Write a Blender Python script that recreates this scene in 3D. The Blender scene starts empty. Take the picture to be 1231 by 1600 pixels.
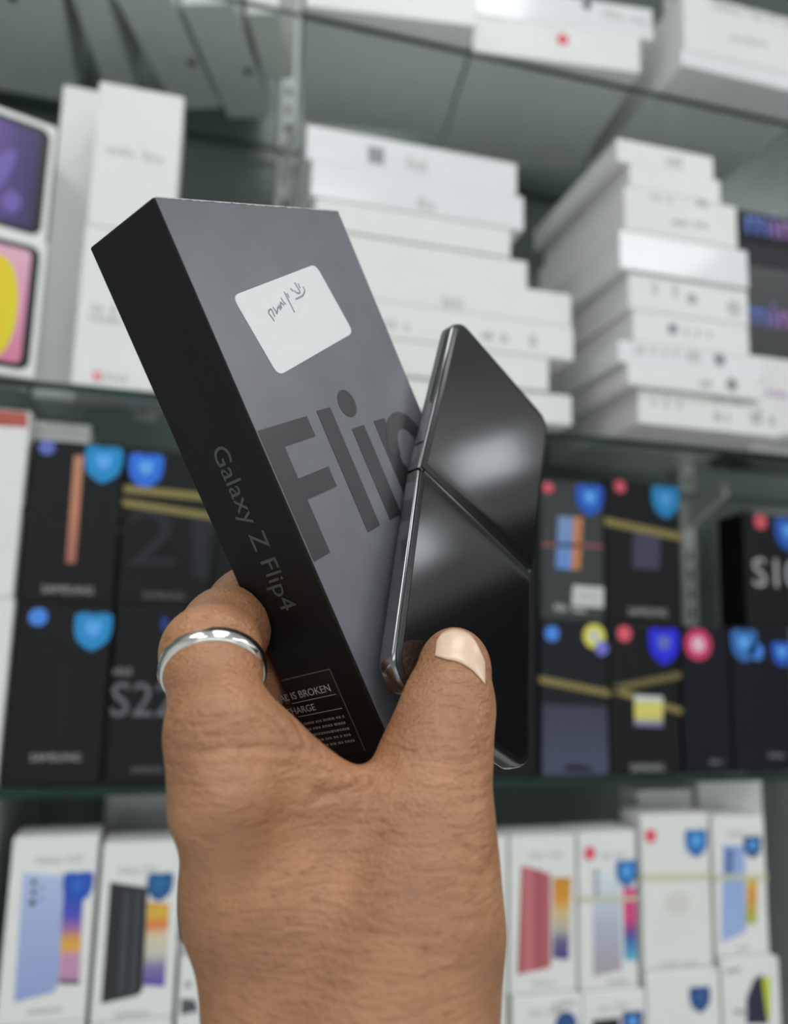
import bpy, bmesh, math, random
import numpy as np
from mathutils import Matrix, Vector

random.seed(7)
SC = bpy.context.scene
COL = SC.collection

# ------------------------------------------------------------------ camera
F_PX, CX, CY = 1250.0, 615.5, 800.0            # image taken as 1231 x 1600
M = np.array([[0.9652, -0.2602, 0.0262],       # rows: image right, image down, view direction (world axes)
              [0.0655, 0.1435, -0.9875],
              [0.2532, 0.9548, 0.1556]])
_u, _s, _v = np.linalg.svd(M); M = _u @ _v
CAM = np.array([0.0, -0.82, 1.45])
cam_d = bpy.data.cameras.new('camera'); cam = bpy.data.objects.new('camera', cam_d); COL.objects.link(cam)
cam_d.sensor_fit = 'HORIZONTAL'; cam_d.sensor_width = 36.0; cam_d.lens = 36.0 * F_PX / 1231.0
cam_d.clip_start = 0.02; cam_d.clip_end = 50
mw = Matrix.Identity(4)
for i in range(3):
    mw[i][0] = M[0, i]; mw[i][1] = -M[1, i]; mw[i][2] = -M[2, i]; mw[i][3] = CAM[i]
cam.matrix_world = mw
cam_d.dof.use_dof = True; cam_d.dof.focus_distance = 0.245; cam_d.dof.aperture_fstop = 8.5
SC.camera = cam

# ------------------------------------------------------------------ world, exposure, lights
w = bpy.data.worlds.new('world'); SC.world = w; w.use_nodes = True
w.node_tree.nodes['Background'].inputs[0].default_value = (0.95, 0.975, 1.0, 1)
w.node_tree.nodes['Background'].inputs[1].default_value = 1.5
SC.view_settings.view_transform = 'Standard'; SC.view_settings.look = 'None'
SC.view_settings.gamma = 1; SC.view_settings.use_curve_mapping = False
SC.view_settings.exposure = -0.27
LED = 7.5                                      # brightness of the assumed ceiling panels

# ------------------------------------------------------------------ pixel helpers
def ray(x, y): return M.T @ np.array([(x - CX) / F_PX, (y - CY) / F_PX, 1.0])
def on_y(x, y, Y=0.0):
    d = ray(x, y); return CAM + d * ((Y - CAM[1]) / d[1])
def on_z(x, y, Z):
    d = ray(x, y); return CAM + d * ((Z - CAM[2]) / d[2])
def cs(x, y, z):                               # camera-space point (right, down, forward), metres
    return np.array([(x - CX) / F_PX * z, (y - CY) / F_PX * z, z])

# ------------------------------------------------------------------ materials
MATS = {}
def mat(name, col, rough=0.5, metal=0.0, var=0.04, scale=40.0, bump=0.0, spec=0.5, coat=0.0, emit=0.0):
    if name in MATS: return MATS[name]
    m = bpy.data.materials.new(name); m.use_nodes = True; nt = m.node_tree; b = nt.nodes['Principled BSDF']
    tc = nt.nodes.new('ShaderNodeTexCoord'); nz = nt.nodes.new('ShaderNodeTexNoise'); nz.inputs['Scale'].default_value = scale
    nz.inputs['Detail'].default_value = 4
    nt.links.new(tc.outputs['Object'], nz.inputs['Vector'])
    rp = nt.nodes.new('ShaderNodeValToRGB')
    rp.color_ramp.elements[0].position = 0.3; rp.color_ramp.elements[1].position = 0.7
    rp.color_ramp.elements[0].color = [max(0, c * (1 - var)) for c in col] + [1]
    rp.color_ramp.elements[1].color = [min(1, c * (1 + var)) for c in col] + [1]
    nt.links.new(nz.outputs['Fac'], rp.inputs['Fac']); nt.links.new(rp.outputs['Color'], b.inputs['Base Color'])
    b.inputs['Roughness'].default_value = rough; b.inputs['Metallic'].default_value = metal
    b.inputs['Specular IOR Level'].default_value = spec; b.inputs['Coat Weight'].default_value = coat
    b.inputs['Coat Roughness'].default_value = 0.08
    if bump:
        bp = nt.nodes.new('ShaderNodeBump'); bp.inputs['Strength'].default_value = bump; bp.inputs['Distance'].default_value = 0.001
        nt.links.new(nz.outputs['Fac'], bp.inputs['Height']); nt.links.new(bp.outputs['Normal'], b.inputs['Normal'])
    if emit:
        b.inputs['Emission Color'].default_value = list(col) + [1]; b.inputs['Emission Strength'].default_value = emit
    MATS[name] = m; return m
def srgb(r, g, b):
    f = lambda c: (c / 255 / 12.92) if c <= 10 else ((c / 255 + 0.055) / 1.055) ** 2.4
    return (f(r), f(g), f(b))
def ramp_mat(name, stops, axis='Z', rough=0.4):
    """vertical print gradient: stops = [(local coordinate, colour)]"""
    if name in MATS: return MATS[name]
    m = bpy.data.materials.new(name); m.use_nodes = True; nt = m.node_tree; b = nt.nodes['Principled BSDF']
    stops = sorted(stops); z0, z1 = stops[0][0], stops[-1][0]
    tc = nt.nodes.new('ShaderNodeTexCoord'); sp = nt.nodes.new('ShaderNodeSeparateXYZ'); mr = nt.nodes.new('ShaderNodeMapRange')
    nt.links.new(tc.outputs['Object'], sp.inputs[0]); nt.links.new(sp.outputs[axis], mr.inputs['Value'])
    mr.inputs['From Min'].default_value = z0; mr.inputs['From Max'].default_value = z1
    rp = nt.nodes.new('ShaderNodeValToRGB'); cr = rp.color_ramp
    while len(cr.elements) < len(stops): cr.elements.new(0.5)
    for e, (z, c) in zip(cr.elements, stops): e.position = (z - z0) / (z1 - z0)
    for e, (z, c) in zip(cr.elements, stops): e.color = list(c) + [1]
    nt.links.new(mr.outputs[0], rp.inputs[0]); nt.links.new(rp.outputs[0], b.inputs['Base Color'])
    b.inputs['Roughness'].default_value = rough; MATS[name] = m; return m

WHITE = lambda: mat('white card', (0.80, 0.80, 0.79), 0.42, scale=25, var=0.02)
WHITE2 = lambda: mat('wrapped white card', (0.80, 0.81, 0.83), 0.22, scale=25, var=0.02, coat=0.5)
CREAM = lambda: mat('cream white card', (0.80, 0.795, 0.77), 0.42, scale=25, var=0.02)
BLACK = lambda: mat('black card', (0.0035, 0.0035, 0.0045), 0.45, var=0.2, spec=0.3)
NAVY = lambda: mat('navy black card', (0.003, 0.003, 0.009), 0.45, var=0.2, spec=0.3)
GREYPR = lambda: mat('grey print', (0.42, 0.42, 0.43), 0.5)
LGREY = lambda: mat('pale grey print', (0.55, 0.55, 0.56), 0.5)
DGREY = lambda: mat('dim silver print', (0.16, 0.16, 0.17), 0.4)
BLUE = lambda: mat('blue shield sticker', srgb(28, 92, 200), 0.3)
DBLUE = lambda: mat('deep blue shield sticker', srgb(24, 60, 140), 0.3)
LBLUE = lambda: mat('light blue emblem', srgb(90, 170, 245), 0.3)
RED = lambda: mat('red round sticker', srgb(228, 90, 110), 0.4)
GOLD = lambda: mat('gold elastic', srgb(136, 124, 70), 0.5)
PALEBAND = lambda: mat('pale elastic', srgb(205, 205, 170), 0.5)

# ------------------------------------------------------------------ object helpers
def link(name, me, m=None, parent=None, smooth=False):
    o = bpy.data.objects.new(name, me); COL.objects.link(o)
    if m is not None: me.materials.append(m)
    if smooth: me.polygons.foreach_set('use_smooth', [True] * len(me.polygons))
    if parent is not None: o.parent = parent
    return o
def tag(o, label, cat, group=None, kind=None):
    if kind: o['kind'] = kind
    else: o['category'] = cat
    o['label'] = label
    if group: o['group'] = group
    return o
def from_bm(name, bm, m=None, parent=None, smooth=False):
    me = bpy.data.meshes.new(name); bm.to_mesh(me); bm.free(); return link(name, me, m, parent, smooth)
def box_mesh(name, x0, x1, y0, y1, z0, z1, bev=0.0, seg=2):
    bm = bmesh.new(); bmesh.ops.create_cube(bm, size=1)
    for v in bm.verts:
        v.co = Vector(((x0 + x1) / 2 + v.co.x * (x1 - x0), (y0 + y1) / 2 + v.co.y * (y1 - y0), (z0 + z1) / 2 + v.co.z * (z1 - z0)))
    if bev: bmesh.ops.bevel(bm, geom=list(bm.edges), offset=bev, segments=seg, profile=0.5, affect='EDGES')
    me = bpy.data.meshes.new(name); bm.to_mesh(me); bm.free(); return me
def structure(name, x0, x1, y0, y1, z0, z1, m, label):
    o = link(name, box_mesh(name, x0, x1, y0, y1, z0, z1), m); o['kind'] = 'structure'; o['label'] = label; return o
def prism(name, pts, axis_y0, th, m, parent):
    """polygon given as (x, z) extruded towards -y from axis_y0 (front face print)"""
    n = len(pts); vs = [(x, axis_y0, z) for x, z in pts] + [(x, axis_y0 - th, z) for x, z in pts]
    a = sum(pts[i][0] * pts[(i + 1) % n][1] - pts[(i + 1) % n][0] * pts[i][1] for i in range(n))
    fr = list(range(n, 2 * n)); fr = fr if a > 0 else fr[::-1]
    fs = [fr] + [[i, (i + 1) % n, (i + 1) % n + n, i + n] if a > 0 else [i + n, (i + 1) % n + n, (i + 1) % n, i] for i in range(n)]
    me = bpy.data.meshes.new(name); me.from_pydata(vs, [], fs); me.update()
    return link(name, me, m, parent)
def text_mesh(s, size, extrude=0.0002, align='CENTER'):
    cu = bpy.data.curves.new('t', 'FONT'); cu.body = s; cu.size = size; cu.extrude = extrude; cu.align_x = align; cu.align_y = 'CENTER'
    cu.resolution_u = 3
    o = bpy.data.objects.new('t', cu); COL.objects.link(o)
    dg = bpy.context.evaluated_depsgraph_get(); me = bpy.data.meshes.new_from_object(o.evaluated_get(dg))
    bpy.data.objects.remove(o); bpy.data.curves.remove(cu); return me

# ================================================================== THE SHOP
plaster = mat('white plaster', (0.86, 0.86, 0.84), 0.7, scale=8, bump=0.1)
structure('floor', -2.2, 2.3, -3.2, 0.5, -0.05, 0.0, mat('pale floor tile', (0.84, 0.83, 0.81), 0.3, scale=6), 'pale tiled shop floor')
structure('ceiling', -2.2, 2.3, -3.2, 0.5, 2.95, 3.0, plaster, 'white shop ceiling')
structure('wall_back', -2.2, 2.3, 0.285, 0.4, 0.0, 2.95, mat('grey green back panel', (0.135, 0.17, 0.155), 0.25, scale=6, var=0.12), 'grey green glossy panel behind the glass shelves')
structure('wall_left', -2.25, -2.2, -3.2, 0.5, 0.0, 2.95, plaster, 'white side wall of the shop')
structure('wall_right', 2.3, 2.35, -3.2, 0.5, 0.0, 2.95, plaster, 'white side wall of the shop')
bm = bmesh.new()
for x0, x1, z0, z1 in ((-2.2, -1.7, 0, 2.95), (1.8, 2.3, 0, 2.95), (-1.7, 1.8, 2.4, 2.95), (-1.7, 1.8, 0, 0.15)):
    r_ = bmesh.ops.create_cube(bm, size=1)
    for v in r_['verts']: v.co = Vector(((x0 + x1) / 2 + v.co.x * (x1 - x0), -3.225 + v.co.y * 0.05, (z0 + z1) / 2 + v.co.z * (z1 - z0)))
o = from_bm('wall_front', bm, plaster); o['kind'] = 'structure'; o['label'] = 'white wall behind the photographer with the shop window'
structure('trim_4', -4.0, 4.0, -9.0, -3.25, -0.08, -0.03, mat('pale pavement', (0.5, 0.49, 0.47), 0.8, scale=4), 'pale pavement outside the shop window')
alu = mat('aluminium window frame', (0.6, 0.6, 0.6), 0.35, 0.8)
win = link('window_1', box_mesh('window_1', -1.7, 1.8, -3.24, -3.21, 0.15, 0.19), alu); win['kind'] = 'structure'; win['label'] = 'wide shop window behind the photographer'  # unseen window, added so daylight fills the shelf undersides
for x in (-1.7, -0.54, 0.61, 1.76): link('mullion', box_mesh('mullion', x, x + 0.04, -3.24, -3.21, 0.19, 2.4), alu, win)
FILL_WINDOW = win
structure('trim_1', 2.22, 2.3, -1.4, 0.28, 1.0, 2.24, mat('black wall cladding', (0.02, 0.02, 0.022), 0.4), 'black cladding on the lower part of the side wall')  # unseen panel, added to keep the lower phone screen reflection dark
cab = mat('pale grey cabinet side', srgb(168, 170, 172), 0.4, scale=10)
structure('trim_2', -0.165, -0.146, 0.0, 0.285, 0.80, 1.293, cab, 'pale grey side panel of the lower cabinet')
structure('trim_3', 0.79, 0.81, 0.0, 0.285, 0.80, 1.293, cab, 'pale grey side panel of the lower cabinet')

diff = bpy.data.materials.new('led diffuser'); diff.use_nodes = True
b = diff.node_tree.nodes['Principled BSDF']; b.inputs['Base Color'].default_value = (0.9, 0.9, 0.9, 1)
b.inputs['Emission Color'].default_value = (0.955, 0.98, 1.0, 1); b.inputs['Emission Strength'].default_value = LED
frame_m = mat('white metal frame', (0.8, 0.8, 0.8), 0.3)
for i, (x, y) in enumerate([(-0.9, -0.85), (0.25, -0.85), (1.85, -0.95), (-0.9, -2.0), (0.25, -2.0), (1.6, -2.0)]):
    r = bpy.data.objects.new('ceiling_light', None); COL.objects.link(r); r.location = (x, y, 2.93)  # unseen panels, assumed as the source of the overhead light
    tag(r, 'square white LED panel in the shop ceiling', 'ceiling light', 'LED panels in the ceiling')
    bm = bmesh.new(); bmesh.ops.create_grid(bm, x_segments=1, y_segments=1, size=0.29)
    for f_ in bm.faces: f_.normal_flip()
    o = from_bm('diffuser', bm, diff, r); o.location = (0, 0, -0.006)
    for k, (a0, a1, c0, c1) in enumerate([(-0.31, 0.31, 0.29, 0.31), (-0.31, 0.31, -0.31, -0.29), (-0.31, -0.29, -0.29, 0.29), (0.29, 0.31, -0.29, 0.29)]):
        link('frame_rail', box_mesh('rail', a0, a1, c0, c1, -0.012, 0.02), frame_m, r)

# assumed lamp, unseen, added for the bright blob mirrored in the phone screen
r = bpy.data.objects.new('wall_lamp', None); COL.objects.link(r); r.location = (2.3, -0.33, 2.47)
tag(r, 'white box lamp high on the side wall', 'lamp')
link('housing', box_mesh('housing', -0.06, 0.0, -0.11, 0.11, -0.075, 0.075, 0.004, 1), frame_m, r)
wl = mat('wall lamp diffuser', (0.9, 0.93, 1.0), 0.4, emit=4.5)
link('diffuser', box_mesh('diffuser', -0.068, -0.060, -0.10, 0.10, -0.065, 0.065, 0.002, 1), wl, r)

# ------------------------------------------------------------------ glass shelves
gl = bpy.data.materials.new('shelf glass'); gl.use_nodes = True; nt = gl.node_tree; nt.nodes.clear()
out = nt.nodes.new('ShaderNodeOutputMaterial'); mix = nt.nodes.new('ShaderNodeMixShader'); tr = nt.nodes.new('ShaderNodeBsdfTransparent')
gs = nt.nodes.new('ShaderNodeBsdfGlossy'); gs.inputs['Roughness'].default_value = 0.03
fr = nt.nodes.new('ShaderNodeFresnel'); fr.inputs['IOR'].default_value = 1.5
nz = nt.nodes.new('ShaderNodeTexNoise'); nz.inputs['Scale'].default_value = 3
cr = nt.nodes.new('ShaderNodeValToRGB'); cr.color_ramp.elements[0].color = (0.93, 0.96, 0.945, 1); cr.color_ramp.elements[1].color = (0.95, 0.975, 0.96, 1)
nt.links.new(nz.outputs[0], cr.inputs[0]); nt.links.new(cr.outputs[0], tr.inputs[0])
ge = nt.nodes.new('ShaderNodeNewGeometry'); iv = nt.nodes.new('ShaderNodeMath'); iv.operation = 'SUBTRACT'; iv.inputs[0].default_value = 1.0
ml = nt.nodes.new('ShaderNodeMath'); ml.operation = 'MULTIPLY'      # only the entering side reflects: the slab does not bend light, so no inner reflection
nt.links.new(ge.outputs['Backfacing'], iv.inputs[1]); nt.links.new(iv.outputs[0], ml.inputs[0]); nt.links.new(fr.outputs[0], ml.inputs[1])
nt.links.new(ml.outputs[0], mix.inputs[0]); nt.links.new(tr.outputs[0], mix.inputs[1]); nt.links.new(gs.outputs[0], mix.inputs[2])
nt.links.new(mix.outputs[0], out.inputs[0])
for x in (-1.66, -0.50, 0.65): link('pane', box_mesh('pane', x, x + 1.11, -3.226, -3.220, 0.19, 2.4), gl, FILL_WINDOW)
edge_m = mat('green glass edge', (0.008, 0.030, 0.023), 0.35, var=0.3, scale=20, spec=0.25)
SH = [(2.155, 'top glass shelf carrying overhanging tablet boxes'), (1.690, 'glass shelf under the stacks of white tablet boxes'),
      (1.306, 'glass shelf under the black phone boxes'), (0.945, 'lowest glass shelf under the white phone boxes')]
for zt, lab in SH:
    x0, x1, y1 = (-0.62, 1.35, 0.265) if zt > 1 else (-0.145, 0.789, 0.265)
    me = box_mesh('glass_shelf', x0, x1, 0.0, y1, zt - 0.009, zt, 0.0008, 1)
    o = link('glass_shelf', me, gl); me.materials.append(edge_m)
    for p in me.polygons:
        if abs(p.normal.z) < 0.5: p.material_index = 1
    tag(o, lab, 'shelf')
# slotted uprights with brackets
steel = mat('white enamelled steel', (0.75, 0.76, 0.73), 0.35)
slot_m = mat('slot shadow', (0.02, 0.02, 0.02), 0.6)
for x, lab, z0, z1 in [(0.11, 'slotted steel upright behind the stack of wide white tablet boxes', 0.96, 2.6), (0.772, 'slotted steel upright behind the gap between black phone boxes', 0.96, 2.6)]:
    up = link('shelf_upright', box_mesh('up', -0.012, 0.012, 0.270, 0.285, z0, z1, 0.001, 1), steel); up.location = (x, 0, 0)
    tag(up, lab, 'upright')
    sm = box_mesh('slot', -0.003, 0.003, 0.2693, 0.2705, -0.008, 0.008)
    sm.materials.append(slot_m)
    z = z0 + 0.03
    while z < z1 - 0.02:
        if all(not (zt - 0.05 < z < zt + 0.01) for zt, _ in SH): link('slot', sm, None, up)
        COL.objects[-1].location = (0, 0, z) if COL.objects[-1].name.startswith('slot') else COL.objects[-1].location
        z += 0.03
    for zt, _ in SH:
        bm = bmesh.new()
        pts = [(0.27, -0.048), (0.27, 0.0), (0.18, 0.0), (0.18, -0.010)]
        vs = [bm.verts.new((s, y, z)) for s in (-0.004, 0.004) for y, z in pts]
        bm.faces.new(vs[:4]); bm.faces.new(vs[4:][::-1])
        for i in range(4): bm.faces.new([vs[i], vs[i + 4], vs[(i + 1) % 4 + 4], vs[(i + 1) % 4]])
        bmesh.ops.recalc_face_normals(bm, faces=bm.faces)
        o = from_bm('bracket', bm, steel, up); o.location = (0, 0, zt - 0.0095)

# ------------------------------------------------------------------ cartons
class Carton:
    pass
def carton(name, x0, x1, z0, z1, y0, depth, m, label, group=None, rot=0.0, cat='box', bev=0.0015):
    """box whose front face spans x0..x1, z0..z1 with the middle of the front face at y0"""
    c = Carton(); c.w, c.h, c.d = x1 - x0, z1 - z0, depth
    o = link(name, box_mesh(name, -c.w / 2, c.w / 2, -depth / 2, depth / 2, 0, c.h, bev, 2), m)
    a = math.radians(rot)
    o.location = ((x0 + x1) / 2 - math.sin(a) * depth / 2, y0 + math.cos(a) * depth / 2, z0)
    o.rotation_euler = (0, 0, a)
    tag(o, label, cat, group); c.o = o; c.a = a; return c
def loc(c, px, py):
    """photo pixel -> (x, z) on the carton's front face"""
    d = ray(px, py); l = c.o.location; ca, sa = math.cos(c.a), math.sin(c.a)
    R = np.array([[ca, sa, 0], [-sa, ca, 0], [0, 0, 1]])
    dl = R @ d; ol = R @ (CAM - np.array(l)); t = (-c.d / 2 - ol[1]) / dl[1]; p = ol + dl * t
    return (p[0], p[2])
def clampf(c, pts, mg=0.0012):
    return [(min(max(x, -c.w / 2 + mg), c.w / 2 - mg), min(max(z, mg), c.h - mg)) for x, z in pts]
def poly(c, pts, m, name='printed_picture', lift=0.0, th=0.0003, parent=None):
    return prism(name, clampf(c, [loc(c, *p) for p in pts]), -c.d / 2 - lift, th, m, parent or c.o)
def bars(c, px0, px1, py0, py1, h_px, m, words=2, name='printed_lettering', lift=0.0):
    """row of unreadable lettering: small word-sized blocks in one print"""
    a = loc(c, px0, py0); b_ = loc(c, px1, py1); hh = abs(loc(c, px0, py0 + h_px)[1] - a[1]) / 2
    bm = bmesh.new(); L = b_[0] - a[0]; n = max(4, int(abs(L) / (hh * 1.5)))
    skip = set(int(n * (k + 1) / words) for k in range(words - 1))
    for i in range(n):
        if i in skip: continue
        x = a[0] + L * (i + 0.12) / n; x2 = a[0] + L * (i + 0.86) / n; zc = a[1] + (b_[1] - a[1]) * (i + 0.5) / n
        k = random.choice([0.7, 1.0, 0.75, 0.9])
        y = -c.d / 2 - 0.0003 - lift
        vs = [bm.verts.new(p) for p in [(x, y, zc - hh), (x2, y, zc - hh), (x2, y, zc - hh + 2 * hh * k), (x, y, zc - hh + 2 * hh * k)]]
        bm.faces.new(vs)
    return from_bm(name, bm, m, c.o)
def words(c, s, px, py, h_px, m, name='printed_lettering', align='CENTER', lift=0.0, sx=1.0, tilt=0.0):
    x, z = loc(c, px, py); size = abs(loc(c, px, py + h_px)[1] - z) * 1.4
    o = link(name, text_mesh(s, size, 0.0001, align), m, c.o)
    o.location = (x, -c.d / 2 - 0.0003 - lift, z); o.rotation_euler = (math.pi / 2, -tilt, 0); o.scale = (sx, 1, 1); return o
SHIELD = [(-.5, .42), (-.3, .5), (0, .46), (.3, .5), (.5, .42), (.5, 0), (.42, -.28), (.22, -.46), (0, -.58), (-.22, -.46), (-.42, -.28), (-.5, 0)]
def shield(c, px, py, wpx, m=None, em=None, lift=0.0004):
    x, z = loc(c, px, py); s = abs(loc(c, px + wpx, py)[0] - x)
    x = min(max(x, -c.w / 2 + s * .5), c.w / 2 - s * .5); z = min(z, c.h - s * .55)
    o = prism('shield_sticker', [(x + a * s, z + b_ * s) for a, b_ in SHIELD], -c.d / 2 - lift, 0.0004, m or BLUE(), c.o)
    prism('emblem', [(x + a * s * .42, z + .06 * s + b_ * s * .42) for a, b_ in SHIELD], -c.d / 2 - lift - 0.0004, 0.0002, em or LBLUE(), o)
    return o
def disc(c, px, py, rpx, m, name='round_sticker', lift=0.0004, inner=None):
    x, z = loc(c, px, py); r = abs(loc(c, px + rpx, py)[0] - x)
    x = min(max(x, -c.w / 2 + r), c.w / 2 - r); z = min(z, c.h - r)
    pts = [(x + r * math.cos(t * math.tau / 20), z + r * math.sin(t * math.tau / 20)) for t in range(20)]
    o = prism(name, pts, -c.d / 2 - lift, 0.0004, m, c.o)
    if inner is not None:
        pts = [(x + .5 * r * math.cos(t * math.tau / 14), z + .5 * r * math.sin(t * math.tau / 14)) for t in range(14)]
        prism('emblem', pts, -c.d / 2 - lift - 0.0004, 0.0002, inner, o)
    return o
def vramp(c, name, stops):
    """stops [(photo row, colour)] at the carton's centre column"""
    u = c.o.location; x = CX
    zs = []
    for px, py, col in stops: zs.append((loc(c, px, py)[1], col))
    return ramp_mat(name, zs)
def band(c, p0, p1, wpx, m, label, group=None):
    """elastic band looped round a carton, its front run passing through two photo pixels"""
    a, b_ = loc(c, *p0), loc(c, *p1); sl = (b_[1] - a[1]) / (b_[0] - a[0]); hw = abs(loc(c, p0[0], p0[1] + wpx)[1] - a[1]) / 2
    g = 0.0012; X = c.w / 2 + g; Yf = c.d / 2 + g
    zz = lambda x: a[1] + sl * (x - a[0])
    ring = [(-X, -Yf), (X, -Yf), (X, Yf), (-X, Yf)]
    bm = bmesh.new(); rows = []
    for (x, y) in ring:
        k = 1 - 0.0008 / X; k2 = 1 - 0.0008 / Yf
        rows.append([bm.verts.new(v) for v in ((x, y, zz(x) - hw), (x, y, zz(x) + hw), (x * k, y * k2, zz(x) + hw), (x * k, y * k2, zz(x) - hw))])
    for i in range(4):
        r0, r1 = rows[i], rows[(i + 1) % 4]
        for j in range(4): bm.faces.new([r0[j], r1[j], r1[(j + 1) % 4], r0[(j + 1) % 4]])
    bmesh.ops.recalc_face_normals(bm, faces=bm.faces)
    o = from_bm('elastic_band', bm, m); o.location = c.o.location; o.rotation_euler = c.o.rotation_euler
    return tag(o, label, 'elastic band', group)

# ---------------- top shelf
TZ = 2.155
t = carton('tablet_box', 0.094, 0.292, TZ, TZ + 0.045, -0.024, 0.21, WHITE(), 'white tablet box on the top shelf, beside the box with a red dot', rot=-8)
disc(t, 640, -8, 4, DGREY(), 'printed_mark')
t = carton('tablet_box', 0.300, 0.515, TZ, TZ + 0.050, -0.012, 0.22, WHITE(), 'white tablet box with red dot lying on the top shelf', rot=-7)
disc(t, 879, 62, 9, RED())
t = carton('tablet_box', 0.302, 0.535, TZ + 0.0505, TZ + 0.095, -0.012, 0.22, WHITE2(), 'film wrapped white tablet box lying on the box with the red dot', rot=-6)
disc(t, 917, 8, 7, mat('dark mark', (0.08, 0.08, 0.12), 0.5), 'printed_mark')
bars(t, 940, 1010, 20, 34, 10, LGREY(), 2)
low = carton('tablet_box', 0.555, 0.765, TZ, TZ + 0.023, -0.052, 0.24, WHITE2(), 'thin white tablet box overhanging the top shelf under a lettered box')
t = carton('tablet_box', 0.560, 0.768, TZ + 0.0235, TZ + 0.105, -0.052, 0.24, WHITE(), 'thick white tablet box with grey lettering on the top shelf')
words(t, 'Galaxy Tab A7 Lite', 1112, 6, 13, GREYPR(), align='LEFT')
bars(t, 1140, 1200, 58, 70, 8, LGREY(), 1)
# rotated cartons whose undersides show through the glass
dotm = mat('black punched dot', (0.02, 0.02, 0.02), 0.6)
greycard = mat('pale grey card', (0.78, 0.79, 0.78), 0.6)
def under(x0, x1, y0, dp, rot, label, h=0.14, dots=()):
    c = carton('phone_box', x0, x1, TZ, TZ + h, y0, dp, greycard, label, rot=rot, group='cartons seen from below through the top shelf')
    for (dx, dy) in dots:
        bm = bmesh.new(); bmesh.ops.create_circle(bm, cap_ends=True, segments=14, radius=0.006)
        for f_ in bm.faces: f_.normal_flip()
        o = from_bm('punched_dot', bm, dotm, c.o); o.location = (dx, dy, -0.0002)
    return c
LU = 'grey carton seen from below through the top glass shelf'
under(-0.42, -0.172, 0.02, 0.23, 0, LU, dots=[(0.07, -0.06)])
under(-0.166, -0.126, 0.020, 0.19, -9, LU)
under(-0.118, -0.054, 0.024, 0.2, -20, LU, dots=[(0.022, 0.012)])
under(-0.044, 0.018, 0.020, 0.2, -19, LU, dots=[(0.02, 0.01)])
t = carton('phone_box', 0.030, 0.068, TZ, TZ + 0.13, 0.016, 0.11, CREAM(), 'cream carton seen from below through the top shelf, beside grey cartons', rot=-17)

# ---------------- second level (white boxes)
Z2 = 1.690
bz = mat('black bezel print', (0.012, 0.011, 0.014), 0.3)
def rr(x0, x1, z0, z1, r, n=5):
    P = []
    for cx_, cz_, a0 in ((x1 - r, z1 - r, 0), (x0 + r, z1 - r, 90), (x0 + r, z0 + r, 180), (x1 - r, z0 + r, 270)):
        for k in range(n): a = math.radians(a0 + 90 * k / (n - 1)); P.append((cx_ + r * math.cos(a), cz_ + r * math.sin(a)))
    return P
def picture_tablet(x0, x1, z0, z1, y0, rot, label, kind):
    c = carton('tablet_box', x0, x1, z0, z1, y0, 0.05, WHITE(), label, rot=rot)
    W_, H_ = c.w / 2, c.h
    tb = prism('printed_tablet', rr(-W_ + 0.006, W_ - 0.006, 0.007, H_ - 0.007, 0.010), -c.d / 2, 0.0003, bz, c.o)
    sc = rr(-W_ + 0.016, W_ - 0.014, 0.013, H_ - 0.013, 0.005)
    if kind == 'purple':
        prism('wallpaper', sc, -c.d / 2 - 0.0003, 0.0002, ramp_mat('violet wallpaper', [(-0.06, srgb(150, 90, 170)), (0.02, srgb(120, 80, 165)), (W_ - 0.035, srgb(66, 52, 120)), (W_ - 0.012, srgb(40, 36, 80))], 'X'), tb)
        lm = mat('lilac swirl', srgb(112, 92, 176), 0.4)
        for (cx_, cz_, a, L) in ((W_ - 0.050, 0.060, 68, 0.032), (W_ - 0.078, 0.072, 66, 0.040), (W_ - 0.106, 0.07, 66, 0.042), (W_ - 0.035, 0.035, 80, 0.012)):
            P = []
            for k in range(24):
                u = k / 24 * math.tau; ex, ez = L * math.cos(u), 0.0085 * math.sin(u); ar = math.radians(a)
                P.append((cx_ + ex * math.cos(ar) - ez * math.sin(ar), cz_ + ex * math.sin(ar) + ez * math.cos(ar)))
            prism('swirl', P, -c.d / 2 - 0.0005, 0.0002, lm, tb)
    else:
        prism('wallpaper', sc, -c.d / 2 - 0.0003, 0.0002, ramp_mat('pink wallpaper', [(0, srgb(214, 120, 150)), (0.07, srgb(226, 150, 186)), (0.14, srgb(230, 180, 200))]), tb)
        P = [(W_ - 0.040 + 0.019 * math.cos(k / 28 * math.tau), 0.066 + 0.052 * math.sin(k / 28 * math.tau)) for k in range(28)]
        prism('swirl', P, -c.d / 2 - 0.0005, 0.0002, ramp_mat('yellow swirl', [(W_ - 0.06, srgb(236, 150, 20)), (W_ - 0.045, srgb(238, 205, 10)), (W_ - 0.02, srgb(226, 216, 20))], 'X'), tb)
    return c
picture_tablet(-0.320, -0.146, Z2, Z2 + 0.142, -0.026, 16, 'tablet box showing a tablet with yellow and pink wallpaper', 'yellow')
picture_tablet(-0.325, -0.147, Z2 + 0.1425, Z2 + 0.273, -0.026, 20, 'tablet box showing a tablet with purple wallpaper', 'purple')
t = carton('phone_box', -0.117, -0.030, Z2, Z2 + 0.170, 0.002, 0.075, WHITE(), 'tall white phone box with small red sticker, under another white box')
bars(t, 142, 182, 478, 486, 16, LGREY(), 2); bars(t, 138, 190, 494, 502, 12, LGREY(), 1)
poly(t, [(146, 580), (160, 582), (159, 596), (145, 594)], mat('pale red sticker', srgb(232, 150, 155), 0.5), 'red_sticker', 0.0001)
bars(t, 164, 200, 588, 593, 10, LGREY(), 1)
t = carton('phone_box', -0.116, -0.029, Z2 + 0.1705, Z2 + 0.333, 0.002, 0.072, WHITE(), 'tall white phone box standing on another white phone box')
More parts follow.
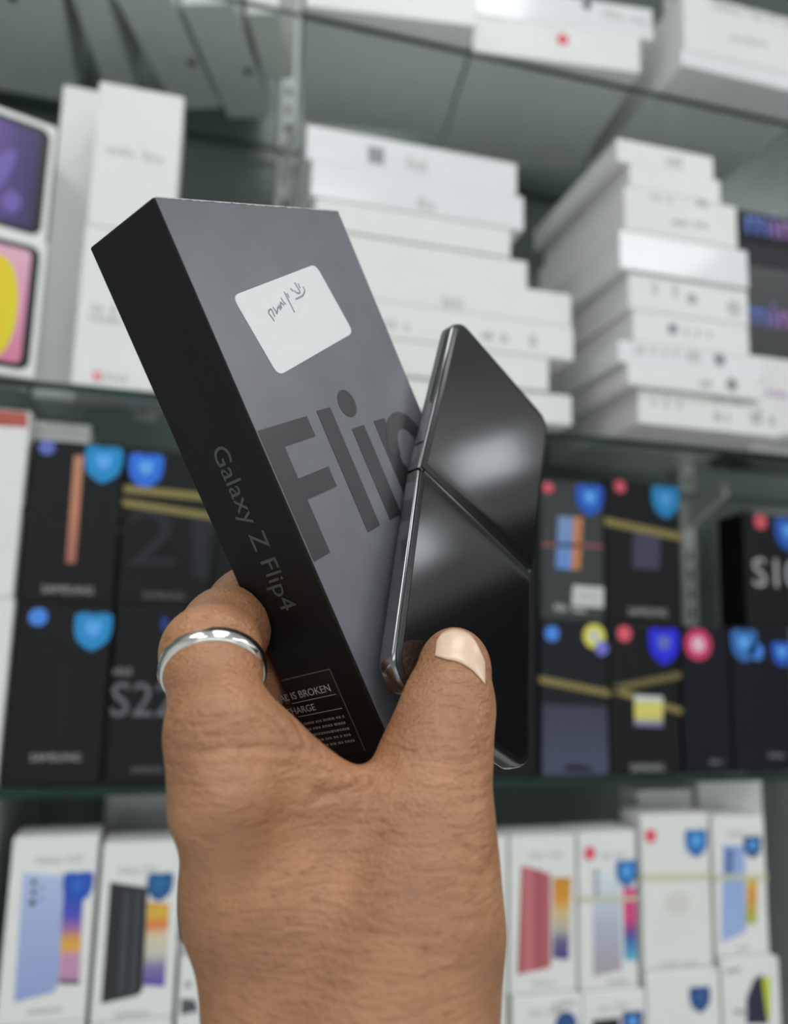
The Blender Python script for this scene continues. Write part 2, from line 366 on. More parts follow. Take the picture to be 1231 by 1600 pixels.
bars(t, 166, 256, 232, 250, 13, LGREY(), 2)

p_, q_ = on_y(102, 132, 0.062), on_y(50, 592, 0.062)
t = carton('phone_box', (p_[0] + q_[0]) / 2, -0.119, Z2, p_[2], 0.062, 0.08, WHITE(), 'tall plain white box standing behind the purple wallpaper tablet box')
MS = 0.9634                                     # the middle stack stands 3 cm proud of the shelf edge
def mid(x0, x1, z0, z1, label, m, d=0.2, rot=0):
    f = lambda z: 1.45 + (z - 1.45) * MS
    return carton('tablet_box', x0 * MS, x1 * MS, f(z0), f(z1) - 0.0006, -0.03 + random.uniform(-.004, .003), d, m, label, rot=rot)
zb = 1.45 + (Z2 - 1.45) / MS
T_ = 'of the wide stack behind the folding phone'
mids = [(0.130, 0.429, zb, 1.736, 'white tablet box at the bottom ' + T_, CREAM()),
        (0.125, 0.398, 1.736, 1.777, 'white box set back, second from the bottom ' + T_, CREAM()),
        (0.135, 0.430, 1.777, 1.819, 'wide white box, third from the bottom ' + T_, WHITE()),
        (0.132, 0.428, 1.819, 1.860, 'wide white box, fourth from the bottom ' + T_, WHITE()),
        (0.122, 0.373, 1.860, 1.895, 'white tablet box, fourth from the top ' + T_, CREAM()),
        (0.118, 0.351, 1.895, 1.931, 'white tablet box, third from the top ' + T_, CREAM()),
        (0.112, 0.367, 1.931, 1.975, 'shiny film wrapped box, second from the top ' + T_, WHITE2()),
        (0.105, 0.359, 1.975, 2.018, 'white box with grey mark, topmost ' + T_, WHITE2())]
mb = [mid(*r) for r in mids]
grm = mat('grey mark', (0.28, 0.29, 0.33), 0.5)
poly(mb[7], [(575, 228), (600, 232), (600, 258), (575, 254)], grm, 'printed_mark'); bars(mb[7], 634, 668, 252, 262, 20, LGREY(), 1)
bars(mb[6], 652, 680, 316, 322, 18, LGREY(), 1)
bars(mb[3], 690, 724, 470, 474, 18, LGREY(), 1)
bars(mb[2], 752, 770, 522, 526, 14, GREYPR(), 1); bars(mb[2], 780, 840, 526, 534, 18, LGREY(), 3); bars(mb[2], 600, 640, 505, 510, 14, LGREY(), 2)

RS = 0.9125                                     # the right stack overhangs by 7 cm
def rgt(x0, x1, z0, z1, label, m, d=0.225):
    f = lambda z: 1.45 + (z - 1.45) * RS
    return carton('tablet_box', x0 * RS, x1 * RS, f(z0), f(z1) - 0.0006, -0.07 + random.uniform(-.004, .004), d, m, label)
zb = 1.45 + (Z2 - 1.45) / RS
T_ = 'of the stack beside the mini box'
rgts = [(0.521, 0.716, zb, 1.757, 'white lettered box, bottom ' + T_, CREAM()),
        (0.503, 0.690, 1.757, 1.785, 'thin white box, second from the bottom ' + T_, WHITE()),
        (0.493, 0.700, 1.785, 1.814, 'thin wide white box, third from the bottom ' + T_, WHITE2()),
        (0.515, 0.681, 1.814, 1.856, 'white dotted box, fourth from the bottom ' + T_, WHITE()),
        (0.510, 0.682, 1.856, 1.905, 'white box, fifth from the bottom ' + T_, WHITE()),
        (0.496, 0.681, 1.905, 1.957, 'shiny film wrapped box, fourth from the top ' + T_, WHITE2()),
        (0.504, 0.667, 1.957, 2.016, 'white box with grey print, third from the top ' + T_, CREAM()),
        (0.513, 0.645, 2.016, 2.050, 'small white box, second from the top ' + T_, WHITE()),
        (0.497, 0.638, 2.050, 2.083, 'small white box, topmost ' + T_, WHITE())]
rb = [rgt(*r) for r in rgts]
bars(rb[8], 1040, 1066, 248, 254, 20, LGREY(), 1)
bars(rb[6], 1016, 1050, 306, 312, 11, LGREY(), 2); bars(rb[6], 1088, 1106, 315, 319, 12, GREYPR(), 1); bars(rb[6], 1048, 1106, 346, 353, 8, GREYPR(), 2)
bars(rb[4], 1018, 1060, 450, 456, 20, LGREY(), 3); disc(rb[4], 1081, 467, 8, GREYPR(), 'printed_mark', 0); disc(rb[4], 1146, 482, 11, LGREY(), 'printed_mark', 0)
disc(rb[3], 1051, 514, 8, grm, 'printed_mark', 0); bars(rb[3], 1068, 1112, 518, 522, 12, LGREY(), 3)
disc(rb[2], 1124, 562, 9, grm, 'printed_mark', 0); bars(rb[2], 1072, 1094, 555, 558, 18, LGREY(), 1); bars(rb[2], 990, 1060, 546, 552, 12, LGREY(), 4)
disc(rb[1], 1143, 601, 9, grm, 'printed_mark', 0); bars(rb[1], 1092, 1112, 598, 600, 14, LGREY(), 1)
bars(rb[0], 1016, 1066, 628, 634, 13, LGREY(), 3); bars(rb[0], 1112, 1160, 624, 630, 8, LGREY(), 2); bars(rb[0], 1115, 1140, 650, 652, 14, GREYPR(), 2); bars(rb[0], 1172, 1210, 650, 655, 22, GREYPR(), 2)

# black boxes lettered mini, behind the tall stack
mg = ramp_mat('blue to violet print', [(0.0, srgb(80, 130, 225)), (0.030, srgb(90, 110, 215)), (0.05, srgb(150, 110, 200)), (0.08, srgb(190, 120, 190))], 'X')
mcard = mat('charcoal card', (0.03, 0.032, 0.036), 0.4)
m1 = carton('tablet_box', 0.690, 0.860, Z2, Z2 + 0.275, 0.045, 0.06, mcard, 'charcoal box lettered mini, the lower of two', cat='box')
for yy in (345, 487):
    o = words(m1, 'mini', 1162, yy, 42, mg, align='LEFT')
m1.o['label'] = 'tall charcoal box printed with mini twice in blue and violet'
poly(m1, [(1176, 404), (1231, 407), (1231, 412), (1176, 409)], LGREY(), 'printed_line')
m2 = carton('phone_box', 0.700, 0.830, Z2 + 0.2755, Z2 + 0.36, 0.055, 0.05, NAVY(), 'dark blue black box lying on the charcoal mini box')
t = carton('phone_box', 0.668, 0.790, Z2, Z2 + 0.122, -0.008, 0.04, WHITE(), 'white box with faint violet lettering beside the tall narrow stack')
bars(t, 1196, 1231, 612, 618, 14, mat('faint violet print', srgb(205, 180, 210), 0.5), 1)
o = link('paper_slip', box_mesh('slip', -0.05, 0.05, -0.03, 0.03, 0, 0.006, 0.0006, 1), WHITE()); o.location = (0.715, -0.045, Z2 + 0.0002)
tag(o, 'flat white slip box lying at the shelf edge under the violet lettered box', 'box')

# ---------------- third level (black phone boxes)
Z3 = 1.306; H3 = 0.168
G3 = 'black phone boxes on the glass shelf'
def dark(x0, x1, row, label, m=None, y0=0.006, h=H3, d=0.042, rot=0):
    z0 = Z3 + row * (H3 + 0.0006)
    return carton('phone_box', x0, x1, z0, z0 + h, y0, d, m or BLACK(), label, G3, rot)
# far left white pair
t = carton('phone_box', -0.236, -0.148, Z3, Z3 + 0.171, 0.0, 0.045, WHITE(), 'white phone box under the red striped one, beside black phone boxes')
t = carton('phone_box', -0.236, -0.150, Z3 + 0.1715, Z3 + 0.352, 0.0, 0.045, WHITE(), 'white phone box with a red stripe at its top, beside black phone boxes')
poly(t, [(-40, 634), (44, 640), (43, 668), (-40, 664)], mat('red print', srgb(178, 88, 76), 0.5), 'red_stripe')
t = carton('phone_box', -0.178, -0.100, Z3, Z3 + 0.356, 0.052, 0.05, WHITE(), 'white box standing behind the black box with a copper stripe')
t = carton('phone_box', -0.075, 0.045, Z3, Z3 + 0.345, 0.15, 0.05, mat('grey green card', (0.2, 0.24, 0.23), 0.4), 'grey green box standing behind the black phone boxes')
shield(t, 178, 648, 26, mat('violet blue sticker', srgb(98, 110, 190), .4)); bars(t, 210, 245, 648, 652, 14, LGREY(), 1)

cA = dark(-0.147, -0.061, 1, 'black phone box with a copper stylus stripe and blue shield sticker', h=0.158)
poly(cA, [(116, 712), (131, 712), (118, 880), (103, 880)], ramp_mat('copper print', [(0.0, srgb(140, 80, 80)), (0.09, srgb(196, 130, 100)), (0.16, srgb(190, 135, 110))]), 'copper_stripe', 0.0006)
shield(cA, 163, 712, 58, mat('cyan blue shield sticker', srgb(12, 140, 205), 0.3)); disc(cA, 75, 684, 13, mat('violet blue sticker', srgb(98, 110, 190), .4), lift=0.0004)
words(cA, 'SAMSUNG', 106, 922, 12, GREYPR()); words(cA, 'NOTE', 105, 800, 62, mat('nearly black print', (0.007, 0.007, 0.009), 0.5, spec=0.3), sx=0.8)
cB = dark(-0.058, 0.028, 1, 'black phone box with two gold elastic bands and a blue shield sticker', h=0.156)
words(cB, '2', 238, 845, 92, mat('slate print', (0.018, 0.019, 0.025), 0.4, spec=0.3), sx=1.3)
poly(cB, [(300, 808), (330, 812), (330, 905), (300, 902)], mat('slate print', (0.018, 0.019, 0.025), 0.4, spec=0.3), 'printed_panel')
shield(cB, 228, 734, 54, mat('bright blue shield sticker', srgb(30, 110, 225), 0.3)); words(cB, 'SAMSUNG', 256, 931, 10, DGREY())
band(cB, (196, 764), (312, 776), 12, GOLD(), 'upper gold elastic band round the black box beside the copper striped one')
band(cB, (196, 786), (326, 806), 11, GOLD(), 'lower gold elastic band round the black box beside the copper striped one')
cC = dark(-0.146, -0.060, 0, 'black phone box under the box with the copper stripe')
shield(cC, 147, 985, 58, mat('cyan blue shield sticker', srgb(12, 140, 205), 0.3)); disc(cC, 60, 964, 15, mat('sky blue sticker', srgb(70, 140, 235), .4))
words(cC, 'SAMSUNG', 87, 1184, 12, GREYPR()); poly(cC, [(92, 1040), (106, 1040), (100, 1150), (86, 1150)], mat('nearly black print', (0.007, 0.007, 0.009), 0.5, spec=0.3), 'printed_stripe')
cD = dark(-0.056, 0.030, 0, 'black phone box lettered S22 beside the gripping hand')
words(cD, 'S22', 224, 1096, 54, mat('silver print', (0.14, 0.14, 0.16), 0.4), align='CENTER', sx=0.95); bars(cD, 176, 206, 1048, 1049, 12, DGREY(), 1); words(cD, 'SAMSUNG', 231, 1203, 10, DGREY(), sx=.8)
poly(cD, [(252, 965), (262, 965), (262, 985), (252, 985)], DBLUE(), 'sticker')
dark(0.033, 0.119, 1, 'black phone box beside the gold banded one, behind the held box')
dark(0.034, 0.120, 0, 'black phone box beside the S22 one, behind the hand')

for k in range(3):                                # the row goes on behind the hand
    for row in (0, 1):
        c_ = dark(0.124 + 0.089 * k, 0.209 + 0.089 * k, row, 'black phone box in the row hidden behind the hand and held box')
        c_.o['group'] = 'black boxes hidden behind the hand'
cE = dark(0.392, 0.471, 1, 'dark grey phone box with blue and orange picture behind the folding phone', mat('smoke grey card', (0.045, 0.05, 0.05), 0.4, spec=0.3), h=0.160)
poly(cE, [(872, 806), (896, 808), (892, 890), (868, 888)], ramp_mat('blue print', [(0.05, srgb(90, 140, 210)), (0.13, srgb(130, 150, 190))]), 'printed_phone')
poly(cE, [(896, 808), (910, 808), (906, 890), (892, 890)], mat('orange print', srgb(196, 128, 80), .5), 'printed_phone')
poly(cE, [(846, 848), (948, 852), (948, 857), (846, 853)], mat('thin red line', srgb(150, 80, 85), .5), 'red_line')
disc(cE, 856, 762, 8, RED()); shield(cE, 922, 776, 42); bars(cE, 865, 915, 948, 953, 10, GREYPR(), 2)
poly(cE, [(895, 914), (944, 918), (942, 950), (893, 946)], mat('white label', (0.6, 0.6, 0.58), .5), 'white_label', 0.0004); bars(cE, 904, 934, 931, 934, 8, GREYPR(), 1, lift=0.0006)
cF = dark(0.474, 0.572, 1, 'black phone box with violet picture and a gold elastic band', h=0.166)
poly(cF, [(990, 820), (1032, 826), (1030, 890), (988, 888)], mat('dim violet print', srgb(62, 58, 84), .4), 'printed_phone')
disc(cF, 968, 753, 9, RED()); shield(cF, 1041, 768, 42, mat('cyan blue shield sticker', srgb(12, 140, 205), 0.3)); words(cF, 'SAMSUNG', 1012, 957, 12, GREYPR(), sx=.9)
band(cF, (952, 816), (1066, 840), 12, GOLD(), 'gold elastic band round the black box with the violet picture')
cG = dark(0.662, 0.748, 1, 'black phone box lettered S10 beside the gap in the row', y0=0.006, h=0.138, d=0.05)
words(cG, 'S10', 1174, 896, 46, GREYPR(), align='LEFT'); disc(cG, 1187, 806, 10, RED()); shield(cG, 1230, 820, 40)
cH = dark(0.391, 0.474, 0, 'dark slate phone box under the box with the blue and orange picture', mat('slate card', (0.006, 0.007, 0.012), 0.45, spec=0.3))
poly(cH, [(848, 1100), (948, 1104), (955, 1215), (848, 1218)], ramp_mat('slate blue print', [(0.0, srgb(70, 76, 100)), (0.10, srgb(44, 46, 60))]), 'printed_phone')
disc(cH, 862, 990, 11, mat('sky blue sticker', srgb(70, 140, 235), .4)); disc(cH, 928, 994, 17, mat('yellow sticker', srgb(226, 222, 90), .4), inner=mat('white label', (0.6, 0.6, 0.58), .5)); disc(cH, 943, 1013, 10, mat('violet sticker', srgb(120, 120, 215), .4), lift=0.001)
bars(cH, 880, 925, 1199, 1200, 10, mat('blue print text', srgb(80, 80, 150), .5), 1)
cI = dark(0.476, 0.566, 0, 'black phone box with a yellow label and crossed gold bands')
disc(cI, 975, 990, 11, RED()); shield(cI, 1044, 1008, 46, mat('royal blue shield sticker', srgb(30, 30, 225), 0.3), mat('violet blue sticker', srgb(98, 110, 190), .4))
poly(cI, [(990, 1086), (1034, 1088), (1034, 1136), (990, 1134)], ramp_mat('yellow white label', [(0.055, srgb(120, 120, 170)), (0.064, srgb(222, 210, 110)), (0.078, srgb(220, 210, 110)), (0.083, srgb(205, 215, 215))]), 'paper_label', 0.0016)
words(cI, 'SAMSUNG', 1011, 1200, 12, GREYPR(), sx=.8)
band(cH, (845, 1062), (955, 1084), 11, GOLD(), 'gold elastic band round the slate phone box')
band(cI, (957, 1078), (1066, 1112), 11, GOLD(), 'gold elastic band sloping down across the yellow label box')
band(cI, (957, 1076), (1066, 1054), 11, mat('dull gold elastic', srgb(110, 100, 58), .5), 'gold elastic band sloping up across the yellow label box')
cJ = dark(0.570, 0.634, 0, 'navy black phone box with a pink round sticker', NAVY())
disc(cJ, 1090, 1007, 21, mat('pink sticker', srgb(214, 60, 110), .4), inner=mat('pink white emblem', srgb(235, 190, 210), .4)); bars(cJ, 1108, 1128, 1190, 1190, 8, DGREY(), 1)
cK2 = dark(0.637, 0.722, 0, 'navy black phone box with two blue stickers under the S10 box', NAVY())
shield(cK2, 1154, 1007, 40, mat('steel blue shield sticker', srgb(50, 110, 185), .3)); disc(cK2, 1181, 1018, 11, mat('sky blue sticker', srgb(70, 140, 235), .4)); shield(cK2, 1226, 1021, 30)
bars(cK2, 1200, 1226, 1180, 1180, 8, DGREY(), 1)
t = carton('phone_box', 0.800, 0.880, Z3, Z3 + 0.345, 0.16, 0.05, mat('mid grey card', (0.22, 0.22, 0.21), 0.4), 'grey box standing behind the S10 box')

# ---------------- lowest level (white phone boxes)
Z4 = 0.945
def low4(x0, x1, z0, z1, label, m=None, y0=0.004, d=0.045, rot=0, grp='white phone boxes below the black ones'):
    return carton('phone_box', x0, x1, z0, z1, y0, d, m or WHITE(), label, grp, rot)
low4(-0.130, -0.056, Z4, 1.1035, 'white phone box under the box with the lilac phone')
low4(-0.052, 0.020, Z4, 1.0995, 'white phone box under the box with the black phone')
K = low4(-0.130, -0.056, 1.104, 1.262, 'white phone box picturing a lilac blue phone')
poly(K, [(36, 1364), (99, 1369), (91, 1536), (84, 1550), (22, 1566)], vramp(K, 'lilac phone print', [(60, 1566, srgb(150, 165, 215)), (60, 1450, srgb(165, 180, 222)), (60, 1364, srgb(182, 195, 232))]), 'printed_phone')
poly(K, [(101, 1364), (131, 1367), (124, 1533), (92, 1532)], vramp(K, 'sunset wallpaper', [(110, 1533, srgb(190, 140, 180)), (110, 1492, srgb(205, 150, 180)), (110, 1482, srgb(232, 170, 60)), (110, 1466, srgb(225, 160, 80)), (110, 1450, srgb(160, 110, 170)), (110, 1430, srgb(70, 80, 190)), (110, 1364, srgb(50, 80, 190))]), 'printed_phone', 0.0003)
for q in ((53, 1378, 4), (53, 1394, 4), (51, 1410, 5), (65, 1386, 2), (64, 1404, 2)): disc(K, *q, bz, 'printed_lens', 0.0004)
poly(K, [(92, 1531), (124, 1532), (124, 1537), (92, 1536)], bz, 'printed_line', 0.0006)
shield(K, 122, 1385, 46, mat('cobalt shield sticker', srgb(32, 84, 190), .3), mat('mid blue emblem', srgb(50, 105, 205), .3), 0.0008)
words(K, 'Galaxy A32', 92, 1343, 10, GREYPR(), sx=1.1); words(K, 'SAMSUNG', 70, 1580, 10, GREYPR(), sx=.85)
L = low4(-0.052, 0.020, 1.100, 1.254, 'white phone box picturing a black phone')
poly(L, [(172, 1378), (231, 1387), (223, 1546), (216, 1555), (158, 1568)], mat('black phone print', (0.015, 0.016, 0.02), .3), 'printed_phone')
for x_, w_ in ((188, 10), (206, 9)):
    poly(L, [(x_ + 6, 1390), (x_ + 6 + w_, 1392), (x_ - 4 + w_, 1552), (x_ - 4, 1555)], mat('slate reflex print', (0.055, 0.058, 0.07), .3), 'printed_reflex', 0.0003)
poly(L, [(231, 1410), (265, 1412), (257, 1541), (224, 1539)], vramp(L, 'orange violet wallpaper', [(245, 1541, srgb(90, 70, 170)), (245, 1510, srgb(130, 120, 170)), (245, 1490, srgb(205, 200, 185)), (245, 1462, srgb(220, 205, 175)), (245, 1446, srgb(226, 120, 60)), (245, 1425, srgb(220, 185, 60)), (245, 1410, srgb(225, 150, 50))]), 'printed_phone', 0.0003)
shield(L, 250, 1384, 40, mat('petrol shield sticker', srgb(28, 92, 150), .3), mat('mid petrol emblem', srgb(40, 110, 170), .3), 0.0008)
words(L, 'Galaxy A32', 214, 1359, 9, GREYPR(), sx=1.0); words(L, 'SAMSUNG', 207, 1585, 10, GREYPR(), sx=.85)
t = low4(0.024, 0.096, Z4, 1.150, 'white box with a dark picture tucked behind the wrist', rot=4)
poly(t, [(283, 1560), (305, 1562), (310, 1580), (282, 1586)], mat('charcoal print', srgb(84, 84, 92), .5), 'printed_picture'); disc(t, 294, 1538, 6, GREYPR(), 'printed_mark', 0)
film = mat('clear wrapped grey card', (0.34, 0.35, 0.34), 0.08, coat=1.0)
low4(-0.060, 0.030, Z4, 1.285, 'tall grey film wrapped box behind the box with the black phone', film, y0=0.10, d=0.09)
N = low4(0.355, 0.431, 1.0905, 1.246, 'white phone box picturing a red phone', CREAM())
poly(N, [(814, 1352), (838, 1358), (860, 1366), (860, 1511), (808, 1523)], ramp_mat('red phone print', [(-0.03, srgb(150, 70, 80)), (-0.018, srgb(205, 120, 125)), (-0.006, srgb(170, 82, 92)), (0.003, srgb(190, 100, 108)), (0.012, srgb(140, 66, 74))], 'X'), 'printed_phone')
poly(N, [(864, 1371), (892, 1371), (888, 1499), (863, 1497)], vramp(N, 'amber wallpaper', [(875, 1499, srgb(70, 60, 130)), (875, 1470, srgb(110, 100, 140)), (875, 1450, srgb(190, 185, 170)), (875, 1425, srgb(215, 190, 130)), (875, 1405, srgb(222, 150, 50)), (875, 1371, srgb(205, 140, 40))]), 'printed_phone', 0.0003)
bars(N, 826, 880, 1336, 1335, 9, LGREY(), 2); bars(N, 832, 868, 1537, 1536, 8, LGREY(), 1)
M_ = low4(0.300, 0.352, 1.0905, 1.246, 'white phone box half hidden by the hand', CREAM())
low4(0.300, 0.352, Z4, 1.090, 'white phone box under the one half hidden by the hand', CREAM())
for k in range(3):
    c_ = low4(0.100 + 0.066 * k, 0.163 + 0.066 * k, Z4, 1.090, 'white phone box in the lowest row hidden behind the wrist', CREAM())
    c_.o['group'] = 'white boxes hidden behind the wrist'
    c_ = low4(0.100 + 0.066 * k, 0.163 + 0.066 * k, 1.0905, 1.244, 'white phone box standing on another, hidden behind the wrist', CREAM())
    c_.o['group'] = 'white boxes hidden behind the wrist'
O = low4(0.434, 0.505, 1.0885, 1.247, 'white phone box picturing a pale blue silver phone', WHITE(), rot=3)
poly(O, [(925, 1360), (967, 1364), (971, 1515), (927, 1525)], vramp(O, 'silver blue print', [(945, 1525, srgb(175, 160, 172)), (945, 1450, srgb(180, 188, 205)), (945, 1360, srgb(222, 232, 238))]), 'printed_phone')
poly(O, [(973, 1387), (995, 1387), (995, 1501), (975, 1499)], vramp(O, 'pink blue wallpaper', [(985, 1501, srgb(100, 190, 215)), (985, 1470, srgb(60, 110, 180)), (985, 1455, srgb(120, 70, 150)), (985, 1435, srgb(215, 70, 130)), (985, 1387, srgb(222, 80, 140))]), 'printed_phone', 0.0003)
for q in ((931, 1364, 4), (931, 1378, 4), (931, 1392, 4), (932, 1403, 3)): disc(O, *q, grm, 'printed_lens', 0.0004)
shield(O, 981, 1363, 32, mat('mid blue shield sticker', srgb(50, 115, 185), .3), None, 0.0008); disc(O, 921, 1333, 9, RED()); bars(O, 938, 975, 1337, 1336, 8, LGREY(), 2); bars(O, 948, 982, 1534, 1532, 8, LGREY(), 1)
Pp = low4(0.511, 0.597, 1.1025, 1.263, 'plain cream phone box with a red dot and blue shield sticker', CREAM())
disc(Pp, 1016, 1306, 9, RED()); shield(Pp, 1087, 1316, 34, mat('mid blue shield sticker', srgb(50, 115, 185), .3)); bars(Pp, 1030, 1090, 1506, 1504, 8, LGREY(), 2)
pts = [loc(Pp, 1059 + 20 * math.cos(k / 24 * math.tau), 1411 + 20 * math.sin(k / 24 * math.tau)) for k in range(24)]
prism('faint_emblem', pts, -Pp.d / 2, 0.0002, mat('faint emboss', (0.72, 0.71, 0.67), .4), Pp.o)
Q = low4(0.603, 0.670, 1.1095, 1.259, 'narrow white phone box picturing a blue phone beside the plain cream box', WHITE(), rot=-2)
poly(Q, [(1129, 1320), (1163, 1322), (1165, 1455), (1127, 1473)], vramp(Q, 'sky phone print', [(1145, 1473, srgb(160, 182, 226)), (1145, 1320, srgb(150, 175, 225))]), 'printed_phone')
poly(Q, [(1133, 1326), (1146, 1327), (1145, 1365), (1132, 1364)], mat('lens block print', srgb(105, 120, 175), .4), 'printed_lens', 0.0003)
poly(Q, [(1167, 1371), (1183, 1371), (1181, 1443), (1165, 1443)], vramp(Q, 'orange lime wallpaper', [(1175, 1443, srgb(160, 190, 60)), (1175, 1400, srgb(225, 150, 50)), (1175, 1371, srgb(222, 190, 60))]), 'printed_phone', 0.0003)
shield(Q, 1175, 1322, 27, mat('navy shield sticker', srgb(40, 80, 140), .3), None, 0.0008); bars(Q, 1150, 1170, 1483, 1480, 8, LGREY(), 1); bars(Q, 1135, 1165, 1303, 1302, 8, LGREY(), 1)
band(Pp, (1008, 1371), (1110, 1369), 7, PALEBAND(), 'pale elastic band round the plain cream phone box')
band(Q, (1120, 1371), (1190, 1370), 7, PALEBAND(), 'pale elastic band round the narrow box with the blue phone')
band(O, (908, 1405), (998, 1403), 6, PALEBAND(), 'pale elastic band round the pale blue silver phone box')
low4(0.628, 0.720, Z4, 1.290, 'tall white box behind the narrow box with the blue phone', WHITE(), y0=0.065, d=0.04)
low4(0.545, 0.620, Z4, 1.278, 'tall white box behind the plain cream phone box', CREAM(), y0=0.065, d=0.04)
R_ = low4(0.356, 0.431, Z4, 1.090, 'white phone box under the red phone box', WHITE(), y0=-0.004, rot=-4)
bars(R_, 826, 880, 1583, 1578, 9, LGREY(), 2); disc(R_, 884, 1600, 17, mat('navy shield sticker', srgb(40, 80, 140), .3)); words(R_, 'A02s', 880, 1570, 15, GREYPR(), tilt=0.25)
S_ = low4(0.434, 0.505, Z4, 1.088, 'white phone box under the pale blue silver phone box', WHITE(), y0=-0.004, rot=-4)
bars(S_, 935, 980, 1577, 1570, 9, LGREY(), 2); shield(S_, 988, 1598, 32, mat('navy shield sticker', srgb(40, 80, 140), .3)); poly(S_, [(925, 1594), (968, 1590), (968, 1640), (925, 1640)], bz, 'printed_phone')
T4 = low4(0.510, 0.596, Z4, 1.102, 'plain white phone box with a navy shield sticker', WHITE(), y0=-0.004, rot=-4)
shield(T4, 1093, 1560, 32, mat('navy shield sticker', srgb(40, 80, 140), .3), mat('navy emblem', srgb(52, 96, 150), .3))
U = low4(0.603, 0.674, Z4, 1.109, 'white phone box with a dark and lime picture', WHITE(), y0=-0.004, rot=-4)
poly(U, [(1178, 1530), (1190, 1522), (1196, 1540), (1200, 1600), (1166, 1600), (1166, 1560)], mat('dark blue print', srgb(34, 34, 62), .4), 'printed_picture')
poly(U, [(1190, 1530), (1203, 1524), (1203, 1590), (1198, 1590)], mat('lime print', srgb(196, 206, 30), .4), 'printed_picture', 0.0003)
bars(U, 1132, 1158, 1519, 1513, 8, GREYPR(), 1); poly(U, [(1146, 1576), (1168, 1578), (1168, 1586), (1146, 1584)], GREYPR(), 'printed_mark')

# ================================================================== HELD OBJECTS (camera-space poses -> world)
def cam_matrix(R, t):
    m = Matrix.Identity(4); A = M.T @ R; p = CAM + M.T @ t
    for i in range(3):
        for j in range(3): m[i][j] = A[i, j]
        m[i][3] = p[i]
    return m
# ---------------- black phone box
RB = np.array([[0.48098544, 0.3872229, -0.78658212], [-0.27286925, 0.91873582, 0.285424], [0.83318388, 0.07734929, 0.54755978]])
_u, _s, _v = np.linalg.svd(RB); RB = _u @ _v
BS = 1.045; TB = np.array([-0.06315177, -0.08271454, 0.20957522]) * BS
BW, BT, BL = 0.09 * BS, 0.0289 * BS, 0.165 * BS
black_box = bpy.data.objects.new('phone_box', None); COL.objects.link(black_box); black_box.matrix_world = cam_matrix(RB, TB)
tag(black_box, 'black phone box lettered Flip with a white sticker, gripped in the hand', 'box')
def bmat():
    m = bpy.data.materials.new('black textured card'); m.use_nodes = True; nt = m.node_tree; b = nt.nodes['Principled BSDF']
    tc = nt.nodes.new('ShaderNodeTexCoord'); n1 = nt.nodes.new('ShaderNodeTexNoise'); n1.inputs['Scale'].default_value = 60; n1.inputs['Detail'].default_value = 8
    nt.links.new(tc.outputs['Object'], n1.inputs['Vector'])
    rp = nt.nodes.new('ShaderNodeValToRGB'); rp.color_ramp.elements[0].color = (0.0045, 0.0045, 0.0052, 1); rp.color_ramp.elements[1].color = (0.0075, 0.0078, 0.0085, 1)
    nt.links.new(n1.outputs['Fac'], rp.inputs[0]); nt.links.new(rp.outputs[0], b.inputs['Base Color']); b.inputs['Roughness'].default_value = 0.55; b.inputs['Specular IOR Level'].default_value = 0.3
    return m
body = link('carton', box_mesh('carton', 0, BW, 0, BL, 0, BT, 0.0007, 2), bmat(), black_box)
def lpoly(name, pts, m, parent, z=0.0, th=0.00012):
    """polygon (x, y down) on the box front, raised towards the viewer"""
    n = len(pts); pts = [(x * BS / 1000, y * BS / 1000) for x, y in pts]
    a = sum(pts[i][0] * pts[(i + 1) % n][1] - pts[(i + 1) % n][0] * pts[i][1] for i in range(n))
    if a < 0: pts = pts[::-1]
    vs = [(x, y, z) for x, y in pts] + [(x, y, z - th) for x, y in pts]
    fs = [list(range(2 * n - 1, n - 1, -1))] + [[i, (i + 1) % n, (i + 1) % n + n, i + n] for i in range(n)]
    me = bpy.data.meshes.new(name); me.from_pydata(vs, [], fs); me.update(); return link(name, me, m, parent)
fm = mat('grey satin print', (0.150, 0.150, 0.176), 0.36, var=0.08, scale=60, spec=0.7)  # reflected sheen of the black front put into a lighter grey base colour
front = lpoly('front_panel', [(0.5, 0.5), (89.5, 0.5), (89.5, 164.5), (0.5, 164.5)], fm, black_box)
lm = mat('charcoal letter print', (0.040, 0.039, 0.043), 0.36, var=0.08)
zt = -0.00012
lpoly('letter_f', [(1.0, 66.6), (24.2, 66.6), (24.2, 73.0), (9.0, 73.0), (9.0, 82.6), (24.2, 82.6), (24.2, 89.0), (9.0, 89.0), (9.0, 105.2), (1.0, 105.2)], lm, front, zt)
lpoly('letter_l', [(29.6, 66.0), (37.0, 66.0), (37.0, 105.6), (29.6, 105.6)], lm, front, zt)
li = lpoly('letter_i', [(43.4, 74.6), (50.8, 74.6), (50.8, 105.8), (43.4, 105.8)], lm, front, zt)
lpoly('letter_i_dot', [(46.6 + 4.6 * math.cos(k / 24 * math.tau), 66.5 + 4.6 * math.sin(k / 24 * math.tau)) for k in range(24)], lm, front, zt)
lpoly('letter_p_stem', [(57.0, 74.6), (64.0, 74.6), (64.0, 117.0), (57.0, 117.0)], lm, front, zt)
arc = lambda cx_, cy_, rx, ry, a0, a1, n=18: [(cx_ + rx * math.cos(math.radians(a0 + (a1 - a0) * k / n)), cy_ + ry * math.sin(math.radians(a0 + (a1 - a0) * k / n))) for k in range(n + 1)]
o_, i_ = arc(71.5, 90, 13.5, 16, -170, 170), arc(71.5, 90, 7.0, 10, -170, 170)
me = bpy.data.meshes.new('bowl'); n = len(o_)
me.from_pydata([(x * BS / 1000, y * BS / 1000, zt - 0.0002) for x, y in o_ + i_], [], [[k + 1, k, k + n, k + n + 1] for k in range(n - 1)]); me.update()
